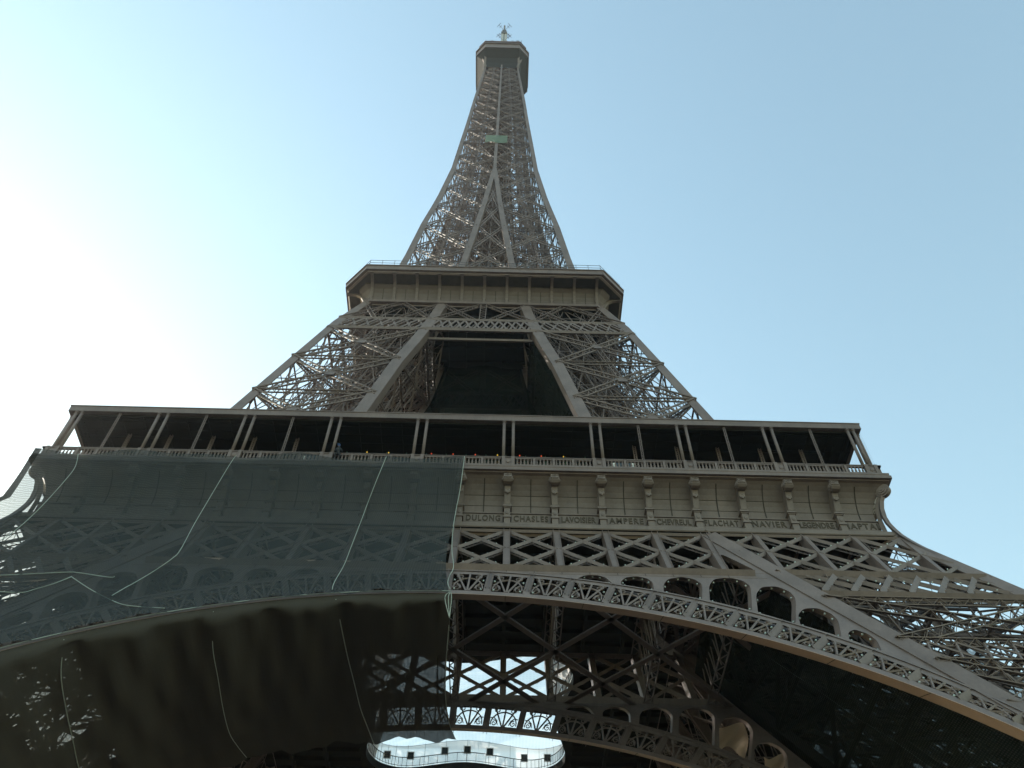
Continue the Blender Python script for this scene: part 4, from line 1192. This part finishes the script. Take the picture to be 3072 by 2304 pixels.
# glass corner guard on roof at right
e = empty('roof_guard', (24.6, -33.5, 64.3), 'tiny glazed guard with a thin pole on the right end of the gallery roof', 'guard rail')
b = MB(); b.bar((0, 0, 0), (0, 0, 1.5), .05); b.bar((0, 0, 1.2), (-1.5, 0, .1), .03); b.bar((0, 0, 1.2), (.8, 0, .1), .03); b.build('pole', STEEL, e)
b = MB(); b.poly(((0, .01, 0), (0, .01, 1.2), (-1.5, .01, .1), (-1.5, .01, 0))); b.poly(((0, .01, 0), (.8, .01, 0), (.8, .01, .1), (0, .01, 1.2))); b.build('mesh_panel', WEBN, e)

# ---- worker leaning over the balustrade
e = empty('person', (-10.35, -35.25, 57.5), 'person in dark work clothes and blue helmet crouched outside the balustrade', 'person')
def person_body():
    me = bpy.data.meshes.new('body')
    J = {'pelvis': (0, -.12, .55), 'chest': (0, -.28, .95), 'neck': (0, -.36, 1.12), 'head': (0, -.42, 1.24),
         'lsh': (-.2, -.26, 1.02), 'lel': (-.33, -.2, .80), 'lha': (-.30, .05, .86), 'rsh': (.2, -.26, 1.02), 'rel': (.33, -.22, .80), 'rha': (.27, .05, .86),
         'lhp': (-.1, -.1, .52), 'lkn': (-.2, -.38, .38), 'lft': (-.16, -.05, .06), 'lto': (-.17, -.2, .03), 'rhp': (.1, -.1, .52), 'rkn': (.2, -.38, .38), 'rft': (.16, -.05, .06), 'rto': (.17, -.2, .03)}
    rad = {'pelvis': .15, 'chest': .17, 'neck': .06, 'head': .095, 'lsh': .075, 'rsh': .075, 'lel': .05, 'rel': .05, 'lha': .03, 'rha': .03, 'lhp': .10, 'rhp': .10, 'lkn': .075, 'rkn': .075, 'lft': .05, 'rft': .05, 'lto': .04, 'rto': .04}
    E = [('pelvis', 'chest'), ('chest', 'neck'), ('neck', 'head'), ('chest', 'lsh'), ('lsh', 'lel'), ('lel', 'lha'), ('chest', 'rsh'), ('rsh', 'rel'), ('rel', 'rha'),
         ('pelvis', 'lhp'), ('lhp', 'lkn'), ('lkn', 'lft'), ('lft', 'lto'), ('pelvis', 'rhp'), ('rhp', 'rkn'), ('rkn', 'rft'), ('rft', 'rto')]
    for s, h in (('l', 'lha'), ('r', 'rha')):
        hx, hy, hz = J[h]
        for i in range(5):
            k = f'{s}f{i}'; J[k] = (hx+(i-2)*.02, hy+.06+.008*(2-abs(i-2)), hz-.01); J[k+'b'] = (hx+(i-2)*.022, hy+.085, hz-.045); rad[k] = .010; rad[k+'b'] = .009
            E += [(h, k), (k, k+'b')]
    keys = list(J); me.from_pydata([J[k] for k in keys], [(keys.index(a), keys.index(c)) for a, c in E], [])
    o = bpy.data.objects.new('body', me); COL.objects.link(o); me.materials.append(CLOTH)
    sk = o.modifiers.new('skin', 'SKIN'); o.modifiers.new('sub', 'SUBSURF').levels = 1
    for v, k in zip(me.skin_vertices[0].data, keys): v.radius = (rad[k], rad[k])
    me.skin_vertices[0].data[0].use_root = True
    bpy.context.view_layer.update()
    m2 = bpy.data.meshes.new_from_object(o.evaluated_get(bpy.context.evaluated_depsgraph_get())); m2.materials.append(SKIN)
    for p in m2.polygons:
        p.use_smooth = True
        c = p.center
        if c.z > 1.13 or (c.y > 0.03 and c.z > .7): p.material_index = 1
    COL.objects.unlink(o); bpy.data.objects.remove(o)
    o = bpy.data.objects.new('body', m2); COL.objects.link(o); return o
try:
    pb = person_body(); pb.parent = e
except Exception as ex:
    print('person fallback', ex)
b = MB(); b.ball((0, -.43, 1.30), .125, 1, 1.15, .8, 12, 8); b.box(-.11, .11, -.62, -.45, 1.25, 1.27); b.build('helmet', BLUE, e, True)
b = MB(); b.ball((0, -.51, 1.235), .02, 1, 1, 1.2); b.ball((-.035, -.5, 1.26), .013); b.ball((.035, -.5, 1.26), .013); b.box(-.025, .025, -.512, -.5, 1.195, 1.2); b.build('face', SKIN, e, True)

# ================================================================== HAZE (veil of bright air round the tower)
HAZE = 0.00012
if HAZE:
    b = MB(); b.box(-400, 400, -200, 400, -1, 345); h = b.build('haze', GROUND); h.data.materials.clear()
    m = bpy.data.materials.new('haze'); m.use_nodes = True; t = m.node_tree
    for nn in list(t.nodes): t.nodes.remove(nn)
    o_ = t.nodes.new('ShaderNodeOutputMaterial'); vo = t.nodes.new('ShaderNodeVolumePrincipled'); vo.inputs['Density'].default_value = HAZE
    vo.inputs['Color'].default_value = (.95, .97, 1, 1); vo.inputs['Anisotropy'].default_value = .55
    t.links.new(vo.outputs[0], o_.inputs['Volume']); h.data.materials.append(m); tag(h, kind='stuff')
